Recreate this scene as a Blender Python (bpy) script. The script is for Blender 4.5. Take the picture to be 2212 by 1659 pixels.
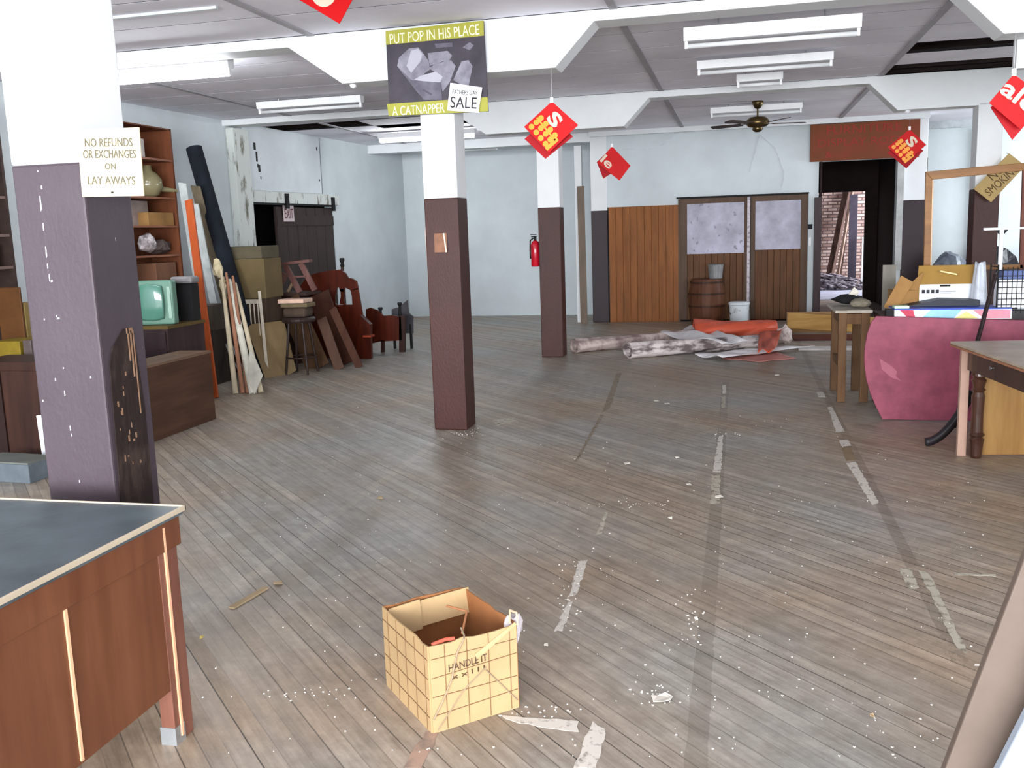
import bpy, bmesh, math, random
from mathutils import Vector, Matrix, Euler
random.seed(7)
PI = math.pi
for o in list(bpy.data.objects): bpy.data.objects.remove(o)
S = bpy.context.scene
C = S.collection
R = math.radians

# ---------------------------------------------------------------- camera
FPX, CXP, CYP = 2011.6, 1106.0, 829.5          # focal length and centre in pixels of a 2212x1659 frame
YAW, PITCH, ROLL = 0.2406, 0.1621, -0.0333
_f = Vector((-math.sin(YAW)*math.cos(PITCH), math.cos(YAW)*math.cos(PITCH), -math.sin(PITCH)))
_r = Vector((math.cos(YAW), math.sin(YAW), 0)); _u = _r.cross(_f)
CR = math.cos(ROLL)*_r + math.sin(ROLL)*_u
CU = -math.sin(ROLL)*_r + math.cos(ROLL)*_u
EYE = Vector((0, 0, 1.6))
cam_d = bpy.data.cameras.new('camera'); cam = bpy.data.objects.new('camera', cam_d); C.objects.link(cam)
cam_d.sensor_width = 36; cam_d.lens = FPX/2212*36; cam_d.clip_start = .05; cam_d.clip_end = 100
m = Matrix((CR, CU, -_f)).transposed().to_4x4(); m.translation = EYE
cam.matrix_world = m
S.camera = cam

# ---------------------------------------------------------------- light and exposure
S.view_settings.view_transform = 'Standard'; S.view_settings.look = 'None'
S.view_settings.gamma = 1; S.view_settings.use_curve_mapping = False
S.view_settings.exposure = 0.0
W = bpy.data.worlds.new('world'); S.world = W; W.use_nodes = True
W.node_tree.nodes['Background'].inputs[0].default_value = (.75, .87, 1, 1)
W.node_tree.nodes['Background'].inputs[1].default_value = 1.2
def area(name, loc, rot, sx, sy, power, col):
    l = bpy.data.lights.new(name, 'AREA'); l.shape = 'RECTANGLE'; l.size = sx; l.size_y = sy
    l.energy = power; l.color = col
    o = bpy.data.objects.new(name, l); C.objects.link(o); o.location = loc; o.rotation_euler = rot
    return o
# daylight through the shop windows behind the camera, a window far right, and the back room's window
area('storefront_daylight', (-.2, -6.9, 1.8), (R(101), 0, 0), 14, 2.5, 3300, (.95, .975, 1))
area('right_window_daylight', (7.15, 14.6, 1.7), (R(90), 0, R(90)), 3.4, 1.7, 230, (.9, .96, 1))
area('back_room_daylight', (5.3, 23.0, 2.0), (R(90), 0, R(90)), 3.4, 2.0, 520, (.85, .9, 1))

# ---------------------------------------------------------------- pixel helpers (a pixel seen at a given depth plane)
def _ray(x, y): return _f + (x-CXP)/FPX*CR - (y-CYP)/FPX*CU
def PY(x, y, Y): d = _ray(x, y); return EYE + d*(Y/d.y)
def PX(x, y, X): d = _ray(x, y); return EYE + d*(X/d.x)
def PZ(x, y, z=0.): d = _ray(x, y); return EYE + d*((z-1.6)/d.z)

# ---------------------------------------------------------------- materials
def lin(c): return tuple((v/12.92 if v <= .04045 else ((v+.055)/1.055)**2.4) for v in (x/255 for x in c)) + (1,)
_M = {}
def mat(name, rgb, rough=.6, var=.12, scale=6, metal=0, bump=0, bscale=40, rgb2=None, stretch=(1, 1, 1), emit=0, thr=None, spec=.32, coat=0):
    if name in _M: return _M[name]
    m = bpy.data.materials.new(name); m.use_nodes = True; nt = m.node_tree; N = nt.nodes; L = nt.links
    b = N['Principled BSDF']; b.inputs['Roughness'].default_value = rough; b.inputs['Metallic'].default_value = metal
    b.inputs['Specular IOR Level'].default_value = spec; b.inputs['Coat Weight'].default_value = coat
    tc = N.new('ShaderNodeTexCoord'); mp = N.new('ShaderNodeMapping'); mp.inputs['Scale'].default_value = stretch
    L.new(tc.outputs['Object'], mp.inputs['Vector'])
    ns = N.new('ShaderNodeTexNoise'); ns.inputs['Scale'].default_value = scale; ns.inputs['Detail'].default_value = 6
    ns.inputs['Roughness'].default_value = .6
    L.new(mp.outputs[0], ns.inputs['Vector'])
    rp = N.new('ShaderNodeValToRGB'); c = lin(rgb); c2 = lin(rgb2) if rgb2 else tuple(v*(1-var*2) for v in c[:3])+(1,)
    c1 = c if rgb2 else tuple(min(1, v*(1+var)) for v in c[:3])+(1,)
    t = thr or (.32, .68)
    rp.color_ramp.elements[0].position = t[0]; rp.color_ramp.elements[1].position = t[1]
    rp.color_ramp.elements[0].color = c2; rp.color_ramp.elements[1].color = c1
    L.new(ns.outputs['Fac'], rp.inputs['Fac']); L.new(rp.outputs[0], b.inputs['Base Color'])
    if bump:
        n2 = N.new('ShaderNodeTexNoise'); n2.inputs['Scale'].default_value = bscale; n2.inputs['Detail'].default_value = 4
        L.new(mp.outputs[0], n2.inputs['Vector'])
        bp = N.new('ShaderNodeBump'); bp.inputs['Strength'].default_value = bump; bp.inputs['Distance'].default_value = .01
        L.new(n2.outputs['Fac'], bp.inputs['Height']); L.new(bp.outputs[0], b.inputs['Normal'])
    if emit:
        b.inputs['Emission Color'].default_value = (.93, .97, 1, 1); b.inputs['Emission Strength'].default_value = emit
    _M[name] = m
    return m
def wood(name, dark, light, axis='z', rough=.5, scale=5, coat=0):
    st = {'x': (.12, 1, 1), 'y': (1, .12, 1), 'z': (1, 1, .12)}[axis]
    return mat(name, light, rough, rgb2=dark, scale=scale*2.2, stretch=st, bump=.12, bscale=30, coat=coat, thr=(.3, .72), spec=.2)

def floor_material():
    m = bpy.data.materials.new('worn_floorboards'); m.use_nodes = True; nt = m.node_tree; N = nt.nodes; L = nt.links
    b = N['Principled BSDF']
    tc = N.new('ShaderNodeTexCoord'); sx = N.new('ShaderNodeSeparateXYZ'); L.new(tc.outputs['Object'], sx.inputs[0])
    def math_(op, a, b_=None, c_=None):
        n = N.new('ShaderNodeMath'); n.operation = op
        for i, v in enumerate((a, b_, c_)):
            if v is None: continue
            if isinstance(v, (int, float)): n.inputs[i].default_value = v
            else: L.new(v, n.inputs[i])
        return n.outputs[0]
    x, y = sx.outputs[0], sx.outputs[1]
    v = math_('MULTIPLY', math_('ADD', x, y), .7071/.068)       # boards run diagonally
    u = math_('MULTIPLY', math_('SUBTRACT', x, y), .7071)
    idx = math_('FLOOR', v); fr = math_('FRACT', v)
    wn = N.new('ShaderNodeTexWhiteNoise'); wn.noise_dimensions = '1D'; L.new(idx, wn.inputs['W'])
    gap = math_('LESS_THAN', fr, .07)
    # only some joints are open and dark
    wn2 = N.new('ShaderNodeTexWhiteNoise'); wn2.noise_dimensions = '1D'; L.new(math_('ADD', idx, 77.3), wn2.inputs['W'])
    gapw = math_('MULTIPLY', gap, math_('ADD', math_('MULTIPLY', wn2.outputs['Value'], .75), .12))
    cmb = N.new('ShaderNodeCombineXYZ'); L.new(u, cmb.inputs[0]); L.new(math_('MULTIPLY', v, .8), cmb.inputs[1]); L.new(math_('MULTIPLY', idx, 3.1), cmb.inputs[2])
    gn = N.new('ShaderNodeTexNoise'); gn.inputs['Scale'].default_value = 2.2; gn.inputs['Detail'].default_value = 8; gn.inputs['Roughness'].default_value = .7
    L.new(cmb.outputs[0], gn.inputs['Vector'])
    st = N.new('ShaderNodeTexNoise'); st.inputs['Scale'].default_value = .55; st.inputs['Detail'].default_value = 5; L.new(tc.outputs['Object'], st.inputs['Vector'])
    r1 = N.new('ShaderNodeValToRGB'); e = r1.color_ramp.elements
    e[0].position = .38; e[0].color = lin((162, 144, 124)); e[1].position = .62; e[1].color = lin((162, 161, 155))  # brown and grey zones, mostly reflected light painted into the boards
    L.new(st.outputs['Fac'], r1.inputs['Fac'])
    def mix(kind, f, a, b_):
        n = N.new('ShaderNodeMix'); n.data_type = 'RGBA'; n.blend_type = kind
        if isinstance(f, float): n.inputs[0].default_value = f
        else: L.new(f, n.inputs[0])
        for s, q in ((6, a), (7, b_)):
            if isinstance(q, tuple): n.inputs[s].default_value = q
            else: L.new(q, n.inputs[s])
        return n.outputs[2]
    gr = N.new('ShaderNodeValToRGB'); gr.color_ramp.elements[0].position = .3; gr.color_ramp.elements[1].position = .72
    gr.color_ramp.elements[0].color = (.62, .60, .58, 1); gr.color_ramp.elements[1].color = (1.22, 1.22, 1.22, 1)
    L.new(gn.outputs['Fac'], gr.inputs['Fac'])
    c = mix('MULTIPLY', 1., r1.outputs[0], gr.outputs[0])
    pl = math_('ADD', math_('MULTIPLY', wn.outputs['Value'], .22), .89)
    pc = N.new('ShaderNodeCombineColor'); [L.new(pl, pc.inputs[i]) for i in range(3)]
    c = mix('MULTIPLY', 1., c, pc.outputs[0])
    # fine grime
    g2 = N.new('ShaderNodeTexNoise'); g2.inputs['Scale'].default_value = 9; g2.inputs['Detail'].default_value = 10; g2.inputs['Roughness'].default_value = .75
    L.new(tc.outputs['Object'], g2.inputs['Vector'])
    gg = N.new('ShaderNodeValToRGB'); gg.color_ramp.elements[0].position = .3; gg.color_ramp.elements[0].color = (.72, .7, .68, 1); gg.color_ramp.elements[1].position = .7; gg.color_ramp.elements[1].color = (1.15, 1.15, 1.15, 1)
    L.new(g2.outputs['Fac'], gg.inputs['Fac']); c = mix('MULTIPLY', 1., c, gg.outputs[0])
    # glue stain left where old partition tape was pulled up, along three straight lines
    wob = math_('MULTIPLY', math_('SUBTRACT', g2.outputs['Fac'], .5), .03)
    for X0, w_, col, am in ((-.115, .034, (96, 88, 76), .34), (.80, .03, (96, 86, 72), .4), (-.74, .02, (150, 138, 122), .3), (-2.28, .03, (190, 176, 154), .16), (-2.05, .16, (116, 98, 78), .3), (-2.6, .12, (120, 102, 82), .2)):
        d = math_('ABSOLUTE', math_('SUBTRACT', math_('ADD', x, wob), X0))
        c = mix('MIX', math_('MULTIPLY', math_('SUBTRACT', 1., math_('SMOOTH_MIN', math_('DIVIDE', d, w_), 1., .3)) if w_ > .1 else math_('LESS_THAN', d, w_), math_('MULTIPLY', math_('GREATER_THAN', math_('ADD', st.outputs['Fac'], math_('MULTIPLY', g2.outputs['Fac'], .4)), .62), am)), c, lin(col))
    # dusty line between the left row of posts and the front
    c = mix('MIX', gapw, c, lin((38, 32, 28)))
    L.new(c, b.inputs['Base Color'])
    rr = math_('ADD', math_('MULTIPLY', gn.outputs['Fac'], .32), math_('ADD', math_('MULTIPLY', wn2.outputs['Value'], .16), .2)); L.new(rr, b.inputs['Roughness'])
    b.inputs['Specular IOR Level'].default_value = .4
    h = math_('SUBTRACT', math_('MULTIPLY', gn.outputs['Fac'], .25), math_('MULTIPLY', gap, .8))
    bp = N.new('ShaderNodeBump'); bp.inputs['Strength'].default_value = .35; bp.inputs['Distance'].default_value = .004
    L.new(h, bp.inputs['Height']); L.new(bp.outputs[0], b.inputs['Normal'])
    return m

white = mat('white_wall_paint', (208, 216, 219), .75, var=.05, scale=1.3, bump=.1, bscale=20)
whitecol = mat('white_column_paint', (226, 228, 230), .7, var=.03, scale=2)
beamw = mat('white_beam_paint', (226, 229, 231), .7, var=.03, scale=2)
tile = mat('grey_ceiling_panel', (242, 240, 250), .85, var=.06, scale=1.2)
batten = mat('ceiling_batten', (178, 176, 182), .8, var=.05)
distress = mat('distressed_white_paint', (214, 218, 214), .8, rgb2=(120, 118, 104), scale=9, thr=(.34, .45), stretch=(1, 1, .35))
dark = mat('dark_cavity', (26, 22, 22), .9, var=.3)
joistw = wood('attic_joist_wood', (44, 34, 34), (92, 76, 74), 'x', .9)
green_wood = wood('orange_panel_boards', (116, 70, 34), (150, 92, 46), 'z', .55)
doorw = wood('dim_door_boards', (82, 55, 34), (110, 73, 46), 'z', .6)
doorfr = wood('door_frame_wood', (78, 59, 47), (98, 78, 64), 'z', .6)
brown_door = wood('dark_brown_sliding_door', (52, 42, 40), (66, 54, 52), 'z', .6)
blackm = mat('black_matte', (16, 15, 17), .7, var=.2)
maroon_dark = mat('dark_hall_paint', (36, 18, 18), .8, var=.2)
redwood = wood('red_brown_varnish', (53, 17, 8), (86, 31, 15), 'z', .35, coat=.3)
redpaper = mat('red_card', (196, 8, 14), .5, var=.05, spec=.15)
redpaper2 = mat('darker_red_card', (160, 6, 18), .5, var=.05, spec=.15)
yell = mat('yellow_print', (236, 150, 4), .4, var=.05)
cream = mat('cream_print', (214, 196, 176), .5, var=.03)
cardb = mat('corrugated_cardboard', (144, 107, 62), .85, var=.1, scale=4, bump=.15)
paper_w = mat('white_scrap_paper', (214, 208, 196), .8, var=.08, scale=10)
chrome = mat('brushed_steel', (170, 172, 176), .35, metal=.9)
plastic_w = mat('white_enamel', (232, 233, 236), .35, var=.02)
tube_off = mat('unlit_tube_glass', (222, 224, 226), .25, var=.01)
tube_on = mat('glowing_tube', (255, 255, 255), .4, var=0, emit=75)

# ---------------------------------------------------------------- mesh builder
class MB:
    def __init__(s): s.bm = bmesh.new()
    def _add(s, geo, M): bmesh.ops.transform(s.bm, matrix=M, verts=geo)
    def box(s, x0, x1, y0, y1, z0, z1, M=None):
        r = bmesh.ops.create_cube(s.bm, size=1)['verts']
        T = Matrix.Translation(((x0+x1)/2, (y0+y1)/2, (z0+z1)/2)) @ Matrix.Diagonal((abs(x1-x0), abs(y1-y0), abs(z1-z0), 1))
        s._add(r, (M @ T) if M else T); return s
    def bar(s, p, q, w, t, up=(0, 0, 1)):
        p, q = Vector(p), Vector(q); d = q-p; z = d.normalized(); u = Vector(up)
        if abs(z.dot(u)) > .97: u = Vector((1, 0, 0))
        x = u.cross(z).normalized(); y = z.cross(x)
        M = Matrix((x, y, z)).transposed().to_4x4(); M.translation = (p+q)/2
        r = bmesh.ops.create_cube(s.bm, size=1)['verts']; s._add(r, M @ Matrix.Diagonal((w, t, d.length, 1))); return s
    def cyl(s, p, q, r1, r2=None, n=16):
        p, q = Vector(p), Vector(q); d = q-p; r2 = r1 if r2 is None else r2
        g = bmesh.ops.create_cone(s.bm, cap_ends=True, segments=n, radius1=r1, radius2=r2, depth=d.length)['verts']
        M = Vector((0, 0, 1)).rotation_difference(d).to_matrix().to_4x4(); M.translation = (p+q)/2; s._add(g, M); return s
    def tube(s, pts, r, n=8):
        for a, b in zip(pts, pts[1:]): s.cyl(a, b, r, n=n)
        return s
    def lathe(s, prof, n=24, M=None, wall=0):
        rings = []
        for r_, z in prof:
            rings.append([s.bm.verts.new((r_*math.cos(2*PI*k/n), r_*math.sin(2*PI*k/n), z)) for k in range(n)])
        for a, b in zip(rings, rings[1:]):
            for k in range(n): s.bm.faces.new((a[k], a[(k+1) % n], b[(k+1) % n], b[k]))
        s.bm.faces.new(list(reversed(rings[0]))); s.bm.faces.new(rings[-1])
        if M: s._add([v for rg in rings for v in rg], M)
        return s
    def prism(s, pts, off):
        """closed polygon pts (3D), swept by the vector off"""
        off = Vector(off)
        a = [s.bm.verts.new(p) for p in pts]; b = [s.bm.verts.new(Vector(p)+off) for p in pts]
        s.bm.faces.new(a); s.bm.faces.new(list(reversed(b)))
        n = len(pts)
        for k in range(n): s.bm.faces.new((a[k], b[k], b[(k+1) % n], a[(k+1) % n]))
        return s
    def grid(s, fn, nu, nv, closeu=False):
        V = [[s.bm.verts.new(fn(i/nu, j/nv)) for j in range(nv+1)] for i in range(nu if closeu else nu+1)]
        for i in range(nu):
            i2 = (i+1) % nu if closeu else i+1
            for j in range(nv): s.bm.faces.new((V[i][j], V[i2][j], V[i2][j+1], V[i][j+1]))
        return s
    def blob(s, c, rx, ry, rz, jit=.15, sub=2):
        g = bmesh.ops.create_icosphere(s.bm, subdivisions=sub, radius=1)['verts']
        for v in g: v.co *= 1+random.uniform(-jit, jit)
        s._add(g, Matrix.Translation(c) @ Matrix.Diagonal((rx, ry, rz, 1))); return s
    def build(s, name, m, parent=None, bevel=0, smooth=False, sub=0, solid=0, loc=None):
        bmesh.ops.recalc_face_normals(s.bm, faces=s.bm.faces)
        if loc is not None:
            bmesh.ops.translate(s.bm, verts=s.bm.verts, vec=-Vector(loc))
        me = bpy.data.meshes.new(name); s.bm.to_mesh(me); s.bm.free(); me.materials.append(m)
        if smooth:
            for p in me.polygons: p.use_smooth = True
        o = bpy.data.objects.new(name, me); C.objects.link(o)
        if loc is not None: o.location = loc
        if parent: o.parent = parent
        if solid: md = o.modifiers.new('s', 'SOLIDIFY'); md.thickness = solid; md.offset = 0
        if bevel: md = o.modifiers.new('b', 'BEVEL'); md.width = bevel; md.segments = 2; md.limit_method = 'ANGLE'
        if sub: md = o.modifiers.new('u', 'SUBSURF'); md.levels = md.render_levels = sub
        return o

def tag(o, label, cat, group=None, kind=None):
    o['label'] = label; o['category'] = cat
    if group: o['group'] = group
    if kind: o['kind'] = kind
    return o
def struct(o, label=None):
    o['kind'] = 'structure'
    if label: o['label'] = label
    return o
def thing(name, label, cat, loc=(0, 0, 0), rot=(0, 0, 0), group=None):
    o = bpy.data.objects.new(name, None); C.objects.link(o); o.location = loc
    o.rotation_euler = rot if not isinstance(rot, (int, float)) else (0, 0, rot); o.empty_display_size = .1
    return tag(o, label, cat, group)
_txt = {}
def text(s, M, size, m, parent, name='lettering', depth=.001, wfit=None, hfit=None, shear=0, bold=.0, align='CENTER'):
    """a line of lettering in the local XY plane of M, centred on its origin; wfit/hfit give its world size"""
    cu = bpy.data.curves.new('t', 'FONT'); cu.body = s; cu.size = size; cu.extrude = depth; cu.align_x = 'CENTER'; cu.align_y = 'CENTER'
    cu.shear = shear; cu.offset = bold; cu.resolution_u = 3
    t = bpy.data.objects.new('t', cu); C.objects.link(t); bpy.context.view_layer.update()
    me = bpy.data.meshes.new_from_object(t.evaluated_get(bpy.context.evaluated_depsgraph_get()))
    bpy.data.objects.remove(t); bpy.data.curves.remove(cu)
    xs = [v.co.x for v in me.vertices]; ys = [v.co.y for v in me.vertices]
    cx, cy = (min(xs)+max(xs))/2, (min(ys)+max(ys))/2
    fx = wfit/(max(xs)-min(xs)) if wfit else 1; fy = hfit/(max(ys)-min(ys)) if hfit else (fx if wfit else 1)
    for v in me.vertices: v.co = M @ Vector(((v.co.x-cx)*fx, (v.co.y-cy)*fy, v.co.z))
    me.materials.clear(); me.materials.append(m)
    o = bpy.data.objects.new(name, me); C.objects.link(o); o.parent = parent; return o
def face_cam(x, z, y, ang=0):
    """frame on a plane facing -Y: local x to +X, local y up"""
    return Matrix.Translation((x, y, z)) @ Matrix.Rotation(R(90), 4, 'X') @ Matrix.Rotation(ang, 4, 'Z')
def copy_tree(o, parent=None):
    c = o.copy(); C.objects.link(c)
    if parent: c.parent = parent
    for ch in [x for x in bpy.data.objects if x.parent == o]: copy_tree(ch, c)
    return c

# ================================================================ SETTING
H = 3.2
struct(MB().box(-9.5, 9, -7.2, 30, -.12, 0).build('floor', floor_material()), 'worn grey-brown diagonal wood strip floor')
# ceiling: rows of long panels between the beams, some missing
def ceiling():
    bk_ = MB(); mb = MB(); xs = [-8.15, -5.72, -3.32, -.9, 1.55, 4.0, 6.4, 8.4]
    bays = [(-7, 2.8), (3.08, 7.2), (7.48, 11.6), (11.88, 16.0), (16.28, 17.7)]
    for a, b in bays:
        n = max(1, round((b-a)/.655)); st = (b-a)/n
        for k in range(n):
            y0 = a+k*st; y1 = y0+st
            for i in range(len(xs)-1):
                yc = (y0+y1)/2
                if xs[i] > 1.4 and xs[i] < 2 and (abs(yc-10.08) < .33 or abs(yc-11.3) < .33):
                    mb.box(xs[i]+.004, xs[i+1], y0+.003, y0+.1, H, H+.02) if yc < 10.5 else None
                    continue
                if i == 0 and a > 11 and 12.5 < yc < 13.5: continue
                if i == 1 and a > 11 and 12.5 < yc < 13.5:
                    continue
                mb.box(xs[i]+.006, xs[i+1]-.006, y0+.009, y1-.009, H, H+.0012); bk_.box(xs[i], xs[i+1], y0, y1, H+.0014, H+.02)
    mb.box(-5.2, -3.326, 12.42, 13.64, H, H+.0012); bk_.box(-5.2, -3.32, 12.42, 13.64, H+.0014, H+.02); mb.box(2.86, 8.4, 15.98, 16.3, H, H+.02)
    struct(bk_.build('ceiling', mat('dark_joint_backing', (34, 31, 33), .9)), 'dark backing seen in the ceiling joints')
    return mb.build('ceiling', tile)
struct(ceiling(), 'grey panelled ceiling with missing panels')
mb = MB(); mb.box(-9, 9, -7.1, 17.7, H+.62, H+.66)
struct(mb.build('ceiling', dark), 'dark void above the missing ceiling panels')
mb = MB()
for y in [x*.4 for x in range(0, 44)]: mb.box(-8.4, 8.4, y, y+.045, H+.12, H+.3)
struct(mb.build('trim_1', joistw), 'old joists above the ceiling panels')
mb = MB()
for x in (-5.72, -3.32, -.9, 1.55, 4.0): mb.box(x-.03, x+.03, 3.1, 7.19, H-.012, H-.001); mb.box(x-.03, x+.03, 7.49, 11.59, H-.012, H-.001); mb.box(x-.03, x+.03, 11.89, 15.99, H-.012, H-.001)
struct(mb.build('trim_2', batten), 'flat battens over the ceiling joints')
mb = MB(); mb.box(-5.3, -3.5, 6.09, 6.12, H-.02, H-.001)
struct(mb.build('trim_3', white), 'thin white strip on the ceiling')

# beams with haunches over the columns
XL0, XL1, XR0, XR1 = -2.44, -2.16, 2.58, 2.86
def beam(n, Y):
    zb, zh = 3.12, 2.81
    prof = [(-7.4, H-.001), (-7.4, zb), (-3.53, zb), (-3.08, zh), (-1.35, zh), (-1.05, zb), (1.43, zb), (1.74, zh), (3.75, zh), (4.05, zb), (7.8, zb), (7.8, H-.001)]
    mb = MB(); mb.prism([(x, Y, z) for x, z in prof], (0, .27, 0))
    o = mb.build('trim_%d' % n, beamw, bevel=.006); struct(o, 'white ceiling beam with sloped haunches')
for n, Y in ((4, 2.81), (5, 7.2), (6, 11.6)): beam(n, Y)
mb = MB(); mb.box(-7.0, XL0, 16, 16.27, 3.05, H-.001); mb.box(XL0, XR1, 15.9, 15.99, 3.12, H-.001)
struct(mb.build('trim_7', beamw), 'white beam in front of the rear rooms')

# columns
def column_paint(nm, zsplit, rgb, chips, sc=14, rough=.45):
    m = mat(nm, rgb, rough, spec=.25, rgb2=tuple(int(v*.9) for v in rgb), scale=5, bump=.15, bscale=60, stretch=(1, 1, .6))
    nt = m.node_tree; N = nt.nodes; L = nt.links; b = N['Principled BSDF']
    if chips:
        tc = N.new('ShaderNodeTexCoord'); mp = N.new('ShaderNodeMapping'); mp.inputs['Scale'].default_value = (3, 3, .8); L.new(tc.outputs['Object'], mp.inputs['Vector'])
        n = N.new('ShaderNodeTexNoise'); n.inputs['Scale'].default_value = sc; n.inputs['Detail'].default_value = 3; L.new(mp.outputs[0], n.inputs['Vector'])
        r = N.new('ShaderNodeValToRGB'); r.color_ramp.elements[0].position = chips; r.color_ramp.elements[1].position = chips+.01; L.new(n.outputs['Fac'], r.inputs['Fac'])
        mx = N.new('ShaderNodeMix'); mx.data_type = 'RGBA'; L.new(r.outputs[0], mx.inputs[0])
        src = b.inputs['Base Color'].links[0].from_socket; L.new(src, mx.inputs[6]); mx.inputs[7].default_value = lin((205, 198, 200)); L.new(mx.outputs[2], b.inputs['Base Color'])
    return m
purple_near = column_paint('brown_purple_paint', 1.88, (68, 58, 65), .79)
purple_far = column_paint('brown_purple_gloss', 1.88, (64, 31, 25), 0)
purple_vdark = column_paint('dark_purple_gloss', 1.88, (44, 28, 34), 0)
def column(n, x0, x1, y0, y1, split, low, desc, top=2.84):
    mb = MB(); mb.box(x0, x1, y0, y1, 0, split)
    lo = struct(mb.build('trim_%d' % n, low, bevel=.008), desc+', painted lower part')
    mb = MB(); mb.box(x0, x1, y0, y1, split, top)
    struct(mb.build('trim_%d' % (n+1), whitecol, bevel=.008), desc+', white upper part')
column(10, XL0, XL1, 2.8, 3.055, 1.88, purple_near, 'nearest square post on the left')
column(12, XL0, XL1, 7.2, 7.47, 1.88, purple_far, 'square post in the middle')
column(14, XL0, XL1, 11.6, 11.87, 1.88, purple_far, 'square post with the fire extinguisher')
column(16, XL0, XL1, 16, 16.3, 1.9, purple_vdark, 'square post beside the panelled wall', top=H)
column(18, XR0, XR1, 7.2, 7.47, 1.88, purple_far, 'square post outside right')
column(20, XR0, XR1-.02, 11.6, 11.87, 1.9, purple_far, 'square post behind the mirror frame')
column(22, XR0-.06, XR1, 16, 16.3, 1.88, purple_vdark, 'square post right of the hallway', top=H)
struct(MB().box(1.8, 4.2, 7.14, 7.2, 2.6, H-.001).build('trim_24', whitecol), 'white boxed panel beside the right haunch') if False else None
a, b_ = PY(2191, 60, 7.5), PY(2188, 148, 7.5)
struct(MB().box(1.9, 3.3, 7.5, 7.6, b_.z, H-.001).build('trim_24', whitecol), 'white boxed panel behind the right haunch')
# dark worn strip and bared wood on the near post
mb = MB(); mb.prism([(XL1+.0, 2.83, .0), (XL1+.0, 3.0, .0), (XL1+.0, 3.01, 1.0), (XL1+.0, 2.985, 1.28), (XL1+.0, 2.93, 1.3), (XL1+.0, 2.86, 1.24), (XL1+.0, 2.835, 1.18), (XL1+.0, 2.82, .7)], (.004, 0, 0))
near_bare = mb.build('trim_25', mat('bare_worn_timber', (34, 23, 20), .7, rgb2=(64, 50, 44), scale=16, thr=(.3, .5), stretch=(1, 1, .4), bump=.5)); struct(near_bare, 'dark bare timber showing on the near post')
mb = MB()
for (y, z0, z1, w) in ((2.965, 1.12, 1.29, .006), (2.95, 1.18, 1.3, .005), (2.98, .98, 1.29, .004), (2.96, 1.28, 1.3, .035)):
    mb.box(XL1+.004, XL1+.007, y-w/2, y+w/2, z0, z1)
for _ in range(16):
    y = random.uniform(2.85, 2.95); z = random.uniform(.78, 1.15); mb.box(XL1+.004, XL1+.006, y, y+random.uniform(.002, .008), z, z+random.uniform(.005, .03))
struct(mb.build('trim_26', mat('torn_pale_fibre', (132, 102, 80), .8)), 'torn pale splinters on the near post')
mb = MB()
for (px, py, w, h) in ((90, 405, 5, 10), (88, 440, 5, 40), (94, 490, 4, 20), (100, 545, 4, 30), (107, 600, 3, 20), (112, 607, 7, 6), (126, 688, 11, 5), (96, 690, 3, 5), (122, 683, 4, 6), (152, 925, 3, 14), (155, 940, 3, 8), (140, 850, 3, 16), (172, 1040, 3, 8), (137, 795, 3, 5), (196, 815, 4, 6), (93, 866, 4, 6), (120, 820, 3, 8), (82, 370, 3, 5), (103, 575, 3, 14)):
    p = PY(px, py, 2.799); s = w*1.1/1000; t = h*1.3/1000
    mb.prism([(p.x-s/2, 2.7995, p.z-t/2), (p.x+s/2, 2.7995, p.z-t/3), (p.x+s/3, 2.7995, p.z+t/2), (p.x-s/3, 2.7995, p.z+t/2)], (0, -.0015, 0))
struct(mb.build('trim_27', mat('chip_white', (226, 220, 226), .7, var=.02)), 'white paint chips on the near post')
mb = MB()
p = PY(240, 985, 2.79)
mb.prism([(-2.19, 2.795, .47), (-2.16, 2.79, .5), (-2.158, 2.86, .42), (-2.16, 2.79, .36)], (.004, 0, 0))
struct(mb.build('trim_28', mat('chip_edge', (200, 186, 186), .7)), 'chipped corner of the near post')

# walls
wl0, wl1 = Vector((-7.25, 3.5, 0)), Vector((-6.33, 17.5, 0))
TL = (wl1.x-wl0.x)/(wl1.y-wl0.y)
def lwx(y): return wl0.x+(y-wl0.y)*TL
LA = math.atan(TL)
def lw(y, z, off=0): return Vector((lwx(y)+off*math.cos(LA), y-off*math.sin(LA), z))
def lwbox(mb, y0, y1, z0, z1, o0, o1):
    mb.prism([lw(y0, z0, o0), lw(y1, z0, o0), lw(y1, z0, o1), lw(y0, z0, o1)], (0, 0, z1-z0)); return mb
DY0, DY1, DZ = 12.05, 14.55, 2.13
mb = MB(); lwbox(mb, -7, DY0, 0, H, -.15, 0); lwbox(mb, DY1, 17.5, 0, H, -.15, 0); lwbox(mb, DY0, DY1, DZ, H, -.15, 0)
struct(mb.build('wall_left', white), 'white left wall')
mb = MB(); mb.box(-9.2, XL0-.35, 17.5, 17.62, 0, H); mb.box(XL0-.35, XL0+.1, 17.5, 17.62, 0, H)
mb.box(XR1+.1, 9, 17.5, 17.62, 0, H)
struct(mb.build('wall_back', white), 'white back wall of the side aisles')
mb = MB(); mb.box(-2.16, 1.25, 16.02, 16.14, 2.06, 3.13); mb.box(-2.16, -.95, 16.02, 16.14, 1.95, 2.06); mb.box(1.1, 1.25, 16.02, 16.14, 0, 2.06); mb.box(2.42, 2.58, 16.02, 16.14, 0, 3.13); mb.box(1.25, 2.42, 16.02, 16.14, 2.54, 3.13)
mb.box(-2.16, -2.12, 16.14, 17.5, 0, H)
struct(mb.build('wall_centre', white), 'white partition of the display room')
struct(MB().box(7.3, 7.42, -7, 13, 0, H).box(7.3, 7.42, 16.3, 17.6, 0, H).box(7.3, 7.42, 13, 16.3, 0, .8).box(7.3, 7.42, 13, 16.3, 2.6, H).build('wall_right', white), 'white right wall')
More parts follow.
